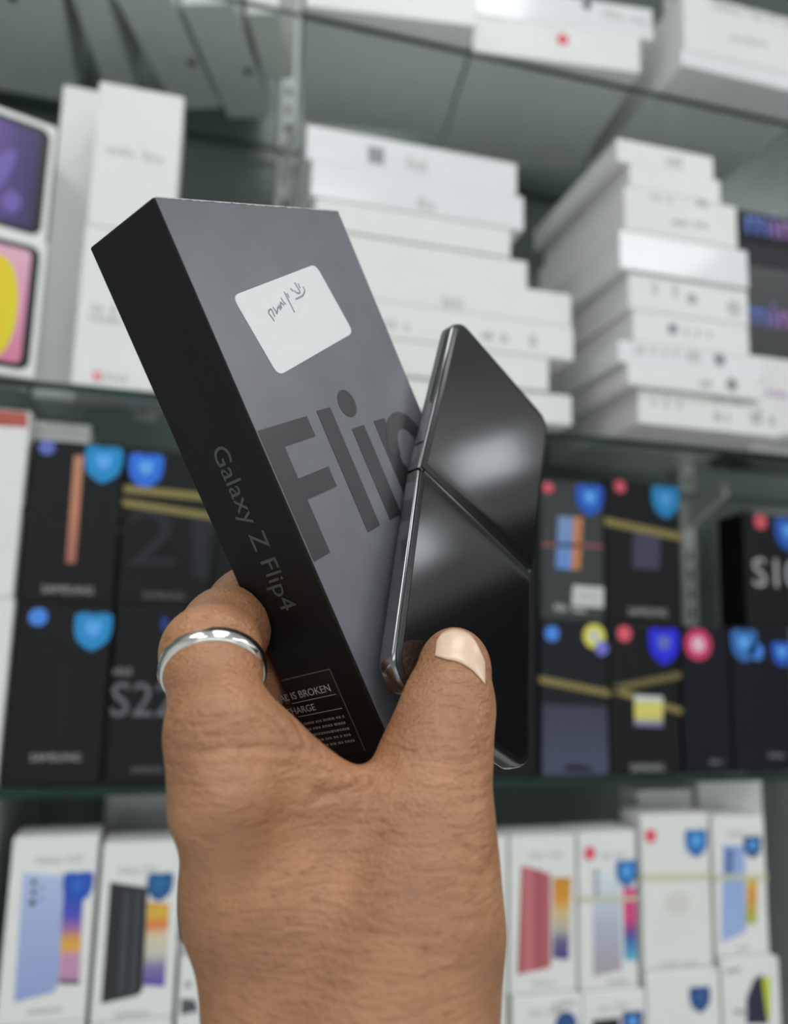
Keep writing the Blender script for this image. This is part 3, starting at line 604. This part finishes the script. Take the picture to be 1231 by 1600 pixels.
link('letter_p_bowl', me, lm, front)
# worn light edge along the top of the front panel
we = mat('worn paper edge', (0.5, 0.5, 0.5), 0.7, var=0.4, scale=900)
bm = bmesh.new(); rs = random.Random(3); x = 0.6
top = [(0.6 + 88.8 * k / 60, 0.25 + 0.35 * rs.random() ** 2) for k in range(61)]
va = [bm.verts.new((p * BS / 1000, 0.0001, -0.00018)) for p, q in top]; vb = [bm.verts.new((p * BS / 1000, q * BS / 1000 + 0.0001, -0.00022)) for p, q in top]
for k in range(60): bm.faces.new([va[k], va[k + 1], vb[k + 1], vb[k]])
bmesh.ops.recalc_face_normals(bm, faces=bm.faces); from_bm('worn_edge', bm, we, black_box)
# white sticker with handwriting
sm = mat('white sticker paper', (0.82, 0.84, 0.84), 0.5, var=0.02, scale=200)
sc_ = np.array([(14.0, 28.6), (61.4, 19.9), (66.8, 44.4), (19.1, 53.3)])
def rounded(P, r, n=5):
    out = []
    for i in range(len(P)):
        a, b_, c_ = P[i - 1], P[i], P[(i + 1) % len(P)]
        d0, d1 = (a - b_) / np.linalg.norm(a - b_), (c_ - b_) / np.linalg.norm(c_ - b_)
        p0, p1 = b_ + d0 * r, b_ + d1 * r
        for k in range(n):
            t_ = k / (n - 1); out.append(tuple((1 - t_) ** 2 * p0 + 2 * t_ * (1 - t_) * b_ + t_ ** 2 * p1))
    return out
st = lpoly('white_sticker', rounded(sc_, 3.0), sm, black_box, -0.00014, 0.00012)
st['label'] = 'white paper sticker with handwriting'
def facept(px, py):
    d = np.array([(px - CX) / F_PX, (py - CY) / F_PX, 1.0]); dl = RB.T @ d; ol = RB.T @ (-TB); t_ = -ol[2] / dl[2]; p = ol + dl * t_
    return p[0], p[1]
ZW = lambda x, y: (350 + x * 210 / 1231, 400 + y * 200 / 1172)
strokes = [[(455, 600), (425, 555), (400, 520), (425, 490), (450, 540), (462, 560)], [(440, 470), (465, 505), (478, 530), (490, 470), (515, 500)],
           [(495, 450), (520, 480), (510, 430), (545, 455)], [(515, 385), (535, 420), (560, 445)], [(545, 330), (590, 420), (640, 520)],
           [(570, 345), (590, 385)], [(600, 300), (628, 325)], [(640, 245), (665, 290), (690, 330), (670, 345), (635, 320)], [(672, 255), (690, 300)],
           [(715, 285), (733, 320), (715, 365), (680, 385), (650, 400)]]
ink = mat('grey ballpoint ink', (0.26, 0.26, 0.31), 0.5)
for s in strokes:
    s2 = []
    for k in range(len(s) - 1):
        Q_ = [np.array(s[min(max(k + q, 0), len(s) - 1)], float) for q in (-1, 0, 1, 2)]
        for t_ in (0, .25, .5, .75): s2.append(0.5 * (2 * Q_[1] + (Q_[2] - Q_[0]) * t_ + (2 * Q_[0] - 5 * Q_[1] + 4 * Q_[2] - Q_[3]) * t_ ** 2 + (3 * Q_[1] - Q_[0] - 3 * Q_[2] + Q_[3]) * t_ ** 3))
    s2.append(s[-1])
    pts = [facept(*ZW(*p)) for p in s2]; bm = bmesh.new(); prev = None; hw = 0.00027
    for k, (x, y) in enumerate(pts):
        a = pts[max(0, k - 1)]; b_ = pts[min(len(pts) - 1, k + 1)]; d = np.array([b_[0] - a[0], b_[1] - a[1]]); d /= np.linalg.norm(d) + 1e-9
        v = [bm.verts.new((x - d[1] * hw, y + d[0] * hw, -0.00032)), bm.verts.new((x + d[1] * hw, y - d[0] * hw, -0.00032))]
        if prev: bm.faces.new([prev[0], v[0], v[1], prev[1]])
        prev = v
    from_bm('pen_stroke', bm, ink, st)
# lettering along the dark side
sl = mat('silver side lettering', (0.075, 0.085, 0.082), 0.4)
o = link('side_lettering', text_mesh('Galaxy Z Flip4', 0.0086 * BS, 0.00005, 'LEFT'), sl, black_box)
# text x axis -> +y (down the box), text up -> -z (towards front edge), normal -> -x
o.matrix_local = Matrix(((0, 0, -1, -0.00012), (1, 0, 0, 0.0655 * BS), (0, -1, 0, 0.0145 * BS), (0, 0, 0, 1)))
# seal label near the bottom of the side
kl = mat('black seal label', (0.006, 0.006, 0.006), 0.3); wt = mat('white seal lettering', (0.45, 0.45, 0.45), 0.5); ol = mat('grey seal outline', (0.10, 0.10, 0.10), 0.4)
def side_quad(name, y0, y1, z0, z1, x, m, parent):
    me = bpy.data.meshes.new(name); k = BS / 1000
    me.from_pydata([(x, y0 * k, z0 * k), (x, y0 * k, z1 * k), (x, y1 * k, z1 * k), (x, y1 * k, z0 * k)], [], [[0, 1, 2, 3]]); me.update()
    return link(name, me, m, parent)
seal = side_quad('seal_label', 135.0, 161.0, 9.0, 28.4, -0.00012, ol, black_box)
side_quad('seal_field', 135.4, 161.0, 9.4, 28.4, -0.0002, kl, seal)
def side_text(s, size, y, z):
    o = link('seal_lettering', text_mesh(s, size * BS, 0.00003, 'RIGHT'), wt, seal)
    o.matrix_local = Matrix(((0, 0, -1, -0.0003), (0, -1, 0, y * BS / 1000), (-1, 0, 0, z * BS / 1000), (0, 0, 0, 1)))
side_text('IF SEAL IS BROKEN', 0.0032, 140.6, 11.6); side_quad('seal_rule', 142.6, 142.8, 10.6, 28.0, -0.0003, wt, seal)
side_text('CHARGE', 0.0030, 145.2, 20.0); side_quad('seal_rule', 147.0, 147.2, 10.6, 28.0, -0.0003, wt, seal)
for k in range(5):
    bm = bmesh.new(); y = 149.2 + k * 1.9; z = 11.2 + (k % 2) * 0.5
    while z < 27:
        wl = rs.uniform(0.5, 1.1); vs = [bm.verts.new((-0.0003, a * BS / 1000, b_ * BS / 1000)) for a, b_ in ((y, z), (y, z + wl), (y + 0.75, z + wl), (y + 0.75, z))]
        bm.faces.new(vs); z += wl + (0.25 if rs.random() < .8 else 0.7)
    from_bm('seal_small_print', bm, mat('grey seal print', (0.25, 0.25, 0.25), .5), seal)

# ---------------- folding phone, opened almost flat
RP = np.array([[0.63620047, 0.15687119, 0.75540743], [0.55364768, -0.77473085, -0.30539541], [0.5373297, 0.61252227, -0.57973551]])
_u, _s, _v = np.linalg.svd(RP); RP = _u @ _v
PS = 0.98; TP = np.array([0.03211616, 0.00431107, 0.29798193]) * PS
PW, PH, PT = 0.0719 * PS, 0.0826 * PS, 0.0069 * PS
FOLD = math.radians(3.0)
phone = bpy.data.objects.new('folding_phone', None); COL.objects.link(phone); phone.matrix_world = cam_matrix(RP, TP)
tag(phone, 'black folding phone opened nearly flat with a creased glossy screen', 'phone')
fram = mat('polished graphite frame', (0.22, 0.22, 0.23), 0.14, 0.95)
scr = mat('black phone glass', (0.004, 0.004, 0.005), 0.12, var=0.1, spec=1.0)
bezm = mat('black rubber bezel', (0.008, 0.008, 0.009), 0.25)
hing = mat('dark hinge metal', (0.05, 0.05, 0.055), 0.3, 0.9)
def half_outline(w, h, r, y0=0.0, n=7, rin=0.001):
    """half a phone lying from y0 (hinge side) to h, rounded at the outer corners"""
    P = [(-w / 2, y0), (w / 2, y0)]
    for cx_, a0 in ((w / 2 - r, 0), (-w / 2 + r, 90)):
        for k in range(n): a = math.radians(a0 + 90 * k / (n - 1)); P.append((cx_ + r * math.cos(a), h - r + r * math.sin(a)))
    return P
def slab(name, P, z0, z1, m, parent, bev=0.0):
    bm = bmesh.new(); vs = [bm.verts.new((x, y, z1)) for x, y in P]; f_ = bm.faces.new(vs)
    e = bmesh.ops.extrude_face_region(bm, geom=[f_]); bmesh.ops.translate(bm, vec=(0, 0, z0 - z1), verts=[v for v in e['geom'] if isinstance(v, bmesh.types.BMVert)])
    bmesh.ops.recalc_face_normals(bm, faces=bm.faces)
    if bev:
        ed = [e_ for e_ in bm.edges if abs(e_.verts[0].co.z - e_.verts[1].co.z) < 1e-7]
        bmesh.ops.bevel(bm, geom=ed, offset=bev, segments=3, profile=0.5, affect='EDGES')
    o = from_bm(name, bm, m, parent, True)
    mod = o.modifiers.new('edge', 'EDGE_SPLIT'); mod.split_angle = math.radians(40); return o
for sgn, nm in ((1, 'upper_half'), (-1, 'lower_half')):
    h = slab(nm, half_outline(PW, PH, 0.0085, 0.0004), -PT, -0.0006, fram, phone, 0.0012)
    h.matrix_local = Matrix.Rotation(FOLD * sgn, 4, 'X') if sgn > 0 else Matrix.Rotation(-FOLD, 4, 'X') @ Matrix.Rotation(math.pi, 4, 'Z')
    bzl = slab('bezel', half_outline(PW - 0.0012, PH - 0.0006, 0.0080, 0.0008), -0.0008, 0.0, bezm, h, 0.0003)
    btn = slab('antenna_line', [(-PW / 2 - 0.00003, 0.012), (-PW / 2 + 0.001, 0.012), (-PW / 2 + 0.001, 0.0132), (-PW / 2 - 0.00003, 0.0132)], -PT + 0.0012, -0.0016, bezm, h)
# screen: one sheet with a shallow crease along the fold
bm = bmesh.new(); iw = PW - 0.0052; ih = PH - 0.0030; rows = []
ys = [-ih] + list(np.linspace(-0.010, 0.010, 41)) + [ih]
def screen_z(y):
    return abs(y) * math.tan(FOLD) + 0.00012 - 0.00050 * math.exp(-(y / 0.0032) ** 2)
rc = 0.0058
for y in ys[1:-1]: rows.append((y, iw / 2))
top_rows = [(ih - rc + rc * math.sin(a), iw / 2 - rc + rc * math.cos(a)) for a in np.linspace(0, math.pi / 2, 8)]
allr = [(-y, x) for y, x in reversed(top_rows)] + rows + top_rows
prev = None
for y, hx in allr:
    v = [bm.verts.new((sx * hx, y * math.cos(FOLD), screen_z(y))) for sx in (-1, 0, 1)]
    if prev:
        for k in range(2): bm.faces.new([prev[k], prev[k + 1], v[k + 1], v[k]])
    prev = v
from_bm('screen', bm, scr, phone, True)
o = link('hinge', box_mesh('hinge', -PW / 2 + 0.0006, PW / 2 - 0.0006, -0.0035, 0.0035, -PT + 0.0004, -0.0022, 0.0012, 2), hing, phone)

# ================================================================== HAND
def rcone(P, a, b_, r0, r1):
    ab = b_ - a; l2 = ab @ ab; h = np.clip(((P - a) @ ab) / l2, 0, 1)
    d = P - a - h[..., None] * ab
    return np.sqrt((d * d).sum(-1)) - (r0 + (r1 - r0) * h)
def smin(a, b_, k):
    h = np.maximum(k - np.abs(a - b_), 0) / k
    return np.minimum(a, b_) - h * h * k * 0.25
def ell(P, c_, r, R=None):
    d = (P - c_)
    if R is not None: d = d @ R
    k0 = np.sqrt(((d / r) ** 2).sum(-1)); k1 = np.sqrt(((d / (r * r)) ** 2).sum(-1)) + 1e-9
    return k0 * (k0 - 1) / k1
pr = lambda px, z: px * z / F_PX
def chain(P, J, k):
    out = None
    for (a, ra), (b_, rb_) in zip(J[:-1], J[1:]):
        d = rcone(P, a, b_, ra, rb_); out = d if out is None else smin(out, d, k)
    return out
J3 = lambda x, y, z, rpx: (cs(x, y, z), pr(rpx, z))
wdir, ldir, tdir = RB[:, 0], RB[:, 1], RB[:, 2]
def bl(x, y, z): return TB + RB @ np.array([x, y, z])          # box-local metres -> camera space
THUMB = [J3(710, 1043, 0.2330, 53), J3(699, 1110, 0.2240, 62), J3(677, 1200, 0.2120, 78), J3(658, 1310, 0.2020, 88), J3(645, 1440, 0.1930, 120), J3(600, 1600, 0.1850, 145)]
INDEX = [J3(352, 1255, 0.1880, 78), J3(346, 1150, 0.1990, 80), J3(330, 1024, 0.2200, 69)]
ipip = INDEX[-1]
INDEX2 = [ipip, J3(352, 986, 0.2400, 57), J3(388, 953, 0.2620, 51), (bl(0.012, 0.119, BT + 0.0100), 0.0092), (bl(0.036, 0.112, BT + 0.0085), 0.0080)]
def finger(mcp, dz, y_edge, s):
    m_ = mcp; pip = bl(-0.016, y_edge + 0.010, BT + 0.004 + dz)
    return [(m_, 0.0105 * s), (pip, 0.0100 * s), (bl(0.006, y_edge - 0.002, BT + 0.011 + dz * .6), 0.0092 * s), (bl(0.034, y_edge - 0.006, BT + 0.0088), 0.0080 * s)]
MIDDLE = finger(cs(372, 1265, 0.212), 0.004, 0.141, 1.0)
RING = finger(cs(395, 1300, 0.235), 0.006, 0.162, 0.95)
LITTLE = finger(cs(425, 1350, 0.252), 0.008, 0.181, 0.85)
def hand_sdf(P):
    palm = None
    for a, b_, k in [
        (J3(358, 1262, 0.1930, 74), J3(402, 1400, 0.1960, 106), .01), (J3(402, 1400, 0.1960, 106), J3(456, 1600, 0.1900, 116), .01),
        (J3(470, 1370, 0.2010, 100), J3(520, 1600, 0.1900, 130), .012), (J3(556, 1390, 0.2020, 90), J3(580, 1600, 0.1880, 140), .012),
        (J3(667, 1480, 0.1930, 106), J3(641, 1610, 0.1880, 116), .012),
        (J3(456, 1600, 0.1900, 116), J3(440, 2250, 0.1650, 140), .012), (J3(636, 1600, 0.1880, 116), J3(610, 2250, 0.1650, 150), .012),
        ((cs(400, 1300, 0.215), .016), (cs(470, 1560, 0.215), .020), .012), ((cs(425, 1350, 0.243), .013), (cs(500, 1560, 0.225), .020), .012)]:
        d = rcone(P, a[0], b_[0], a[1], b_[1]); palm = d if palm is None else smin(palm, d, k)
    th = chain(P, THUMB, 0.010)
    # flatten the nail side of the thumb tip a little and widen the pad
    th = smin(th, ell(P, cs(710, 1046, 0.2355), np.array([0.0096, 0.0120, 0.0088])), 0.004)
    th = smin(th, ell(P, cs(730, 1350, 0.1985), np.array([0.004, 0.012, 0.006])), 0.012)
    ix = chain(P, INDEX, 0.006); ix = smin(ix, chain(P, INDEX2, 0.010), 0.007)
    # knuckle bulge on the outer side of the bent joint
    ix = smin(ix, ell(P, cs(326, 1008, 0.219), np.array([0.0095, 0.0080, 0.0100])), 0.006)
    h = smin(palm, th, 0.008); h = smin(h, ix, 0.010)
    # web between thumb and index finger
    web = rcone(P, cs(428, 1190, 0.202), cs(598, 1318, 0.203), .0108, .0100); h = smin(h, web, 0.010)
    for Jf in (MIDDLE, RING, LITTLE):
        f_ = chain(P, Jf, 0.005)
        h = np.minimum(smin(h, rcone(P, Jf[0][0], Jf[0][0] * .6 + Jf[1][0] * .4, Jf[0][1], Jf[0][1]), 0.008), f_)
    # the grip yields to the box and the phone it holds
    q = (P - TB) @ RB; hb = np.array([BW, BL, BT]) / 2; dq = np.abs(q - hb) - hb
    bx = np.minimum(dq.max(-1), 0) + np.sqrt((np.maximum(dq, 0) ** 2).sum(-1))
    h = np.maximum(h, -(bx - 0.0003))
    q = (P - TP) @ RP; hp = np.array([PW / 2, PH, PT / 2]); dq = np.abs(q - np.array([0, 0, -PT / 2 + 0.001])) - hp - np.array([0, 0, 0.001])
    ph = np.minimum(dq.max(-1), 0) + np.sqrt((np.maximum(dq, 0) ** 2).sum(-1))
    return np.maximum(h, -(ph - 0.0002))
def surface_nets(F, org, h):
    nx, ny, nz_ = F.shape; S = F < 0
    off = [(i, j, k) for i in (0, 1) for j in (0, 1) for k in (0, 1)]
    cnt = sum(S[i:nx - 1 + i, j:ny - 1 + j, k:nz_ - 1 + k].astype(np.int8) for i, j, k in off)
    act = (cnt > 0) & (cnt < 8); idx = -np.ones(act.shape, np.int64); ci = np.argwhere(act); idx[act] = np.arange(len(ci))
    acc = np.zeros((len(ci), 3)); num = np.zeros(len(ci))
    for a in off:
        for ax in range(3):
            if a[ax]: continue
            b_ = list(a); b_[ax] = 1
            fa = F[ci[:, 0] + a[0], ci[:, 1] + a[1], ci[:, 2] + a[2]]; fb = F[ci[:, 0] + b_[0], ci[:, 1] + b_[1], ci[:, 2] + b_[2]]
            m_ = (fa < 0) != (fb < 0); t_ = np.where(m_, fa / np.where(m_, fa - fb, 1), 0)
            p = np.tile(np.array(a, float), (len(ci), 1)); p[:, ax] += t_
            acc[m_] += p[m_]; num[m_] += 1
    V = org + (ci + acc / num[:, None]) * h
    Q = []
    for ax in range(3):
        o1, o2 = [(1, 2), (2, 0), (0, 1)][ax]
        sl0 = [slice(1, -1)] * 3; sl0[ax] = slice(0, -1); sl1 = list(sl0); sl1[ax] = slice(1, None)
        A, B = S[tuple(sl0)], S[tuple(sl1)]
        for flip, mk in ((False, A & ~B), (True, ~A & B)):
            e = np.argwhere(mk); st_ = np.ones(3, int); st_[ax] = 0; e = e + st_
            q = []
            for d1, d2 in ((-1, -1), (0, -1), (0, 0), (-1, 0)):
                c_ = e.copy(); c_[:, o1] += d1; c_[:, o2] += d2; q.append(idx[c_[:, 0], c_[:, 1], c_[:, 2]])
            q = np.stack(q, 1); Q.append(q[:, ::-1] if flip else q)
    return V, np.concatenate(Q)
HS = 0.00085
lo = np.array([-0.066, 0.006, 0.125]); hi = np.array([0.042, 0.205, 0.300])
nn = ((hi - lo) / HS).astype(int) + 1
gy, gz = lo[1] + np.arange(nn[1]) * HS, lo[2] + np.arange(nn[2]) * HS
YY, ZZ = np.meshgrid(gy, gz, indexing='ij')
Fg = np.empty(nn, np.float32)
for i in range(nn[0]):
    Pp_ = np.stack([np.full_like(YY, lo[0] + i * HS), YY, ZZ], -1); Fg[i] = hand_sdf(Pp_)
V, Qd = surface_nets(Fg, lo, HS)
CREASES = [([(572, 1214), (556, 1226), (530, 1236), (500, 1240)], .0016, .0013), ([(578, 1222), (574, 1250), (560, 1285)], .0007, .0016),
           ([(272, 1170), (320, 1174), (380, 1168), (440, 1170), (500, 1172)], .0007, .0009), ([(268, 1150), (330, 1152), (390, 1146)], .0005, .0008), ([(270, 1128), (320, 1131), (350, 1128)], .0004, .0008),
           ([(420, 1085), (455, 1118), (478, 1160)], .0007, .0009), ([(400, 1100), (438, 1130), (462, 1166)], .0006, .0009), ([(395, 1130), (430, 1150), (446, 1168)], .0005, .0009),
           ([(266, 1196), (330, 1200), (420, 1195), (540, 1208)], .0005, .0009), ([(268, 1226), (350, 1226), (440, 1222), (520, 1225)], .0004, .0010),
           ([(306, 962), (330, 972), (356, 974), (384, 986)], .0008, .0008), ([(275, 998), (300, 992), (330, 996)], .0004, .0008),
           ([(690, 1072), (716, 1070), (742, 1086), (760, 1104)], .0005, .0009), ([(700, 1090), (726, 1092), (752, 1112)], .0005, .0009), ([(694, 1108), (716, 1106), (740, 1120)], .0004, .0009),
           ([(676, 1156), (714, 1160), (760, 1156)], .0004, .0008), ([(664, 1170), (708, 1174), (758, 1172)], .0004, .0008), ([(700, 1192), (730, 1190), (764, 1180)], .0004, .0008), ([(690, 1214), (728, 1212), (764, 1200)], .0004, .0008),
           ([(700, 1236), (736, 1232), (766, 1222)], .0004, .0008), ([(704, 1258), (740, 1254), (768, 1240)], .0004, .0009), ([(712, 1320), (744, 1338), (764, 1352), (774, 1330)], .0005, .0010),
           ([(722, 1362), (752, 1366), (778, 1352)], .0006, .0010), ([(704, 1384), (746, 1390), (782, 1372)], .0005, .0010), ([(700, 1410), (746, 1414), (786, 1398)], .0004, .0010), ([(720, 1440), (760, 1436), (790, 1414)], .0004, .0010)]
def _hit(px, py, z0=0.15, z1=0.27):
    q = np.array([(px - CX) / F_PX, (py - CY) / F_PX, 1.0]); z = z0
    for k in range(200):
        d = float(hand_sdf((q * z)[None])[0])
        if d < 0.00003 or z > z1: break
        z += max(d * .8, .00003)
    return q * min(z, z1)
for pl, dep, wid in CREASES:
    pp = [_hit(x, y) for x, y in pl]; pp = [p for p in pp if p[2] < 0.262]
    seg = np.full(len(V), 9.0)
    for a, b_ in zip(pp[:-1], pp[1:]): seg = np.minimum(seg, np.abs(rcone(V, a, b_, 0, 0)))
    near = np.where(seg < 3 * wid)[0]
    if not len(near): continue
    e = 0.0006; g = np.stack([hand_sdf(V[near] + v) - hand_sdf(V[near] - v) for v in np.eye(3) * e], 1); g /= np.linalg.norm(g, axis=1)[:, None] + 1e-9
    V[near] -= g * (dep * np.exp(-(seg[near] / wid) ** 2))[:, None]
me = bpy.data.meshes.new('person'); me.from_pydata(V.tolist(), [], Qd.tolist()); me.update()
def skin_mat():
    m = bpy.data.materials.new('brown skin'); m.use_nodes = True; nt = m.node_tree; b = nt.nodes['Principled BSDF']; L_ = nt.links
    tc = nt.nodes.new('ShaderNodeTexCoord')
    n1 = nt.nodes.new('ShaderNodeTexNoise'); n1.inputs['Scale'].default_value = 55; n1.inputs['Detail'].default_value = 6; L_.new(tc.outputs['Object'], n1.inputs['Vector'])
    rp = nt.nodes.new('ShaderNodeValToRGB'); e = rp.color_ramp.elements; e[0].position = .3; e[1].position = .72
    e[0].color = list(srgb(156, 108, 76)) + [1]; e[1].color = list(srgb(187, 134, 96)) + [1]
    L_.new(n1.outputs['Fac'], rp.inputs[0])
    # pores and hairs: fine dark flecks stretched across the hand
    mp = nt.nodes.new('ShaderNodeMapping'); mp.inputs['Scale'].default_value = (260, 1100, 700); L_.new(tc.outputs['Object'], mp.inputs['Vector'])
    n2 = nt.nodes.new('ShaderNodeTexNoise'); n2.inputs['Scale'].default_value = 1.0; n2.inputs['Detail'].default_value = 3; L_.new(mp.outputs[0], n2.inputs['Vector'])
    r2 = nt.nodes.new('ShaderNodeValToRGB'); r2.color_ramp.elements[0].position = .28; r2.color_ramp.elements[1].position = .42
    r2.color_ramp.elements[0].color = (.62, .58, .55, 1); r2.color_ramp.elements[1].color = (1, 1, 1, 1); L_.new(n2.outputs['Fac'], r2.inputs[0])
    mx = nt.nodes.new('ShaderNodeMix'); mx.data_type = 'RGBA'; mx.blend_type = 'MULTIPLY'; mx.inputs[0].default_value = .8
    L_.new(rp.outputs[0], mx.inputs[6]); L_.new(r2.outputs[0], mx.inputs[7]); L_.new(mx.outputs[2], b.inputs['Base Color'])
    # creases across the fingers
    mp2 = nt.nodes.new('ShaderNodeMapping'); mp2.inputs['Scale'].default_value = (90, 420, 160); mp2.inputs['Rotation'].default_value = (0, 0, 0.12); L_.new(tc.outputs['Object'], mp2.inputs['Vector'])
    n3 = nt.nodes.new('ShaderNodeTexNoise'); n3.inputs['Scale'].default_value = 1.0; n3.inputs['Detail'].default_value = 5; n3.inputs['Distortion'].default_value = .6; L_.new(mp2.outputs[0], n3.inputs['Vector'])
    n4 = nt.nodes.new('ShaderNodeTexVoronoi'); n4.inputs['Scale'].default_value = 900; L_.new(tc.outputs['Object'], n4.inputs['Vector'])
    ad = nt.nodes.new('ShaderNodeMath'); ad.operation = 'MULTIPLY_ADD'; ad.inputs[1].default_value = .25; L_.new(n4.outputs['Distance'], ad.inputs[0]); L_.new(n3.outputs['Fac'], ad.inputs[2])
    bp = nt.nodes.new('ShaderNodeBump'); bp.inputs['Strength'].default_value = .8; bp.inputs['Distance'].default_value = .0012; L_.new(ad.outputs[0], bp.inputs['Height']); L_.new(bp.outputs[0], b.inputs['Normal'])
    b.inputs['Roughness'].default_value = .42; b.inputs['Subsurface Weight'].default_value = .12; b.inputs['Subsurface Scale'].default_value = .004
    b.inputs['Subsurface Radius'].default_value = (1.0, .4, .25)
    return m
hand = link('person', me, skin_mat(), None, True)
hand.matrix_world = cam_matrix(np.eye(3), np.zeros(3))
tag(hand, 'bare left hand and wrist gripping a black box and a folding phone', 'person')
sm_ = hand.modifiers.new('smooth', 'SMOOTH'); sm_.factor = .5; sm_.iterations = 2

def hit(px, py, z0=0.15, z1=0.27):
    """first point of the hand met along the line of sight of a photo pixel"""
    q = np.array([(px - CX) / F_PX, (py - CY) / F_PX, 1.0]); z = z0
    for k in range(200):
        d = float(hand_sdf((q * z)[None])[0])
        if d < 0.00003: return q * z
        z += max(d * .8, .00003)
        if z > z1: break
    return q * min(z, z1)
def normal(p):
    e = 0.0004; return (lambda g: g / np.linalg.norm(g))(np.array([float((hand_sdf((p + v)[None]) - hand_sdf((p - v)[None]))[0]) for v in np.eye(3) * e]))
# thumb nail laid on the thumb
NL, NR, NT, NB = 12, 12, None, None
grid = []
base = [(680, 1026), (697, 1031), (717, 1036), (738, 1049), (757, 1070)]
tip = [(683, 1002), (694, 990), (712, 986), (736, 997), (757, 1036)]
def interp(P, s):
    x = s * (len(P) - 1); i = min(int(x), len(P) - 2); t_ = x - i; Q_ = [np.array(P[min(max(i + k, 0), len(P) - 1)], float) for k in (-1, 0, 1, 2)]
    return 0.5 * (2 * Q_[1] + (Q_[2] - Q_[0]) * t_ + (2 * Q_[0] - 5 * Q_[1] + 4 * Q_[2] - Q_[3]) * t_ ** 2 + (3 * Q_[1] - Q_[0] - 3 * Q_[2] + Q_[3]) * t_ ** 3)
NV, NF = [], []; na, nb = 29, 11
for i in range(na):
    for j in range(nb):
        s, t_ = i / (na - 1), j / (nb - 1); p2 = interp(base, s) * (1 - t_) + interp(tip, s) * t_
        p = hit(*p2); n_ = normal(p); edge = min(s, 1 - s, t_ * 1.0) * 6
        NV.append(p + n_ * (0.00022 + 0.00035 * min(1, edge)))
for i in range(na - 1):
    for j in range(nb - 1): NF.append([i * nb + j, i * nb + j + 1, (i + 1) * nb + j + 1, (i + 1) * nb + j])
me = bpy.data.meshes.new('thumb_nail'); me.from_pydata([tuple(v) for v in NV], [], NF); me.update()
nail = link('thumb_nail', me, mat('pale pink nail', srgb(232, 200, 172), 0.28, var=0.05, scale=300), hand, True)
nail['label'] = 'pale glossy thumb nail'
so = nail.modifiers.new('thick', 'SOLIDIFY'); so.thickness = 0.0003; so.offset = 0

# ---------------- ring on the index finger
ca = INDEX[1][0] * 0.20 + INDEX[2][0] * 0.80; axd = INDEX[2][0] - INDEX[1][0]; axd /= np.linalg.norm(axd)
axd = axd + np.array([0.10, 0, 0.10]); axd /= np.linalg.norm(axd)
e1 = np.cross(axd, np.array([0, 0, 1.0])); e1 /= np.linalg.norm(e1); e2 = np.cross(axd, e1)
NA = 72; prof = [(-0.0030, 0.0001), (-0.0026, 0.0010), (-0.0014, 0.0016), (0.0014, 0.0016), (0.0026, 0.0010), (0.0030, 0.0001), (0.0018, -0.0005), (-0.0018, -0.0005)]
ixr = []
for k in range(NA):
    a = k / NA * math.tau; d = e1 * math.cos(a) + e2 * math.sin(a); r = 0.004
    while r < 0.0175:
        if float(min(chain((ca + d * r)[None], INDEX, 0.006)[0], 1)) > 0: break
        r += 0.0001
    ixr.append(r)
ixr = np.array(ixr)
for _ in range(6): ixr = (np.roll(ixr, 1) + 2 * ixr + np.roll(ixr, -1)) / 4
RV, RF = [], []
for k in range(NA):
    a = k / NA * math.tau; d = e1 * math.cos(a) + e2 * math.sin(a)
    for (s, o_) in prof: RV.append(tuple(ca + d * (ixr[k] + 0.0004 + o_) + axd * s))
npf = len(prof)
for k in range(NA):
    for j in range(npf): RF.append([k * npf + j, k * npf + (j + 1) % npf, ((k + 1) % NA) * npf + (j + 1) % npf, ((k + 1) % NA) * npf + j])
me = bpy.data.meshes.new('finger_ring'); me.from_pydata(RV, [], RF); me.update()
ring = link('finger_ring', me, mat('polished silver', (0.82, 0.81, 0.78), 0.16, 1.0, var=0.05, scale=500), None, True)
ring.matrix_world = cam_matrix(np.eye(3), np.zeros(3))
bmx = bmesh.new(); bmx.from_mesh(me); bmesh.ops.recalc_face_normals(bmx, faces=bmx.faces); bmx.to_mesh(me); bmx.free()
tag(ring, 'plain polished silver ring worn on the index finger', 'ring')
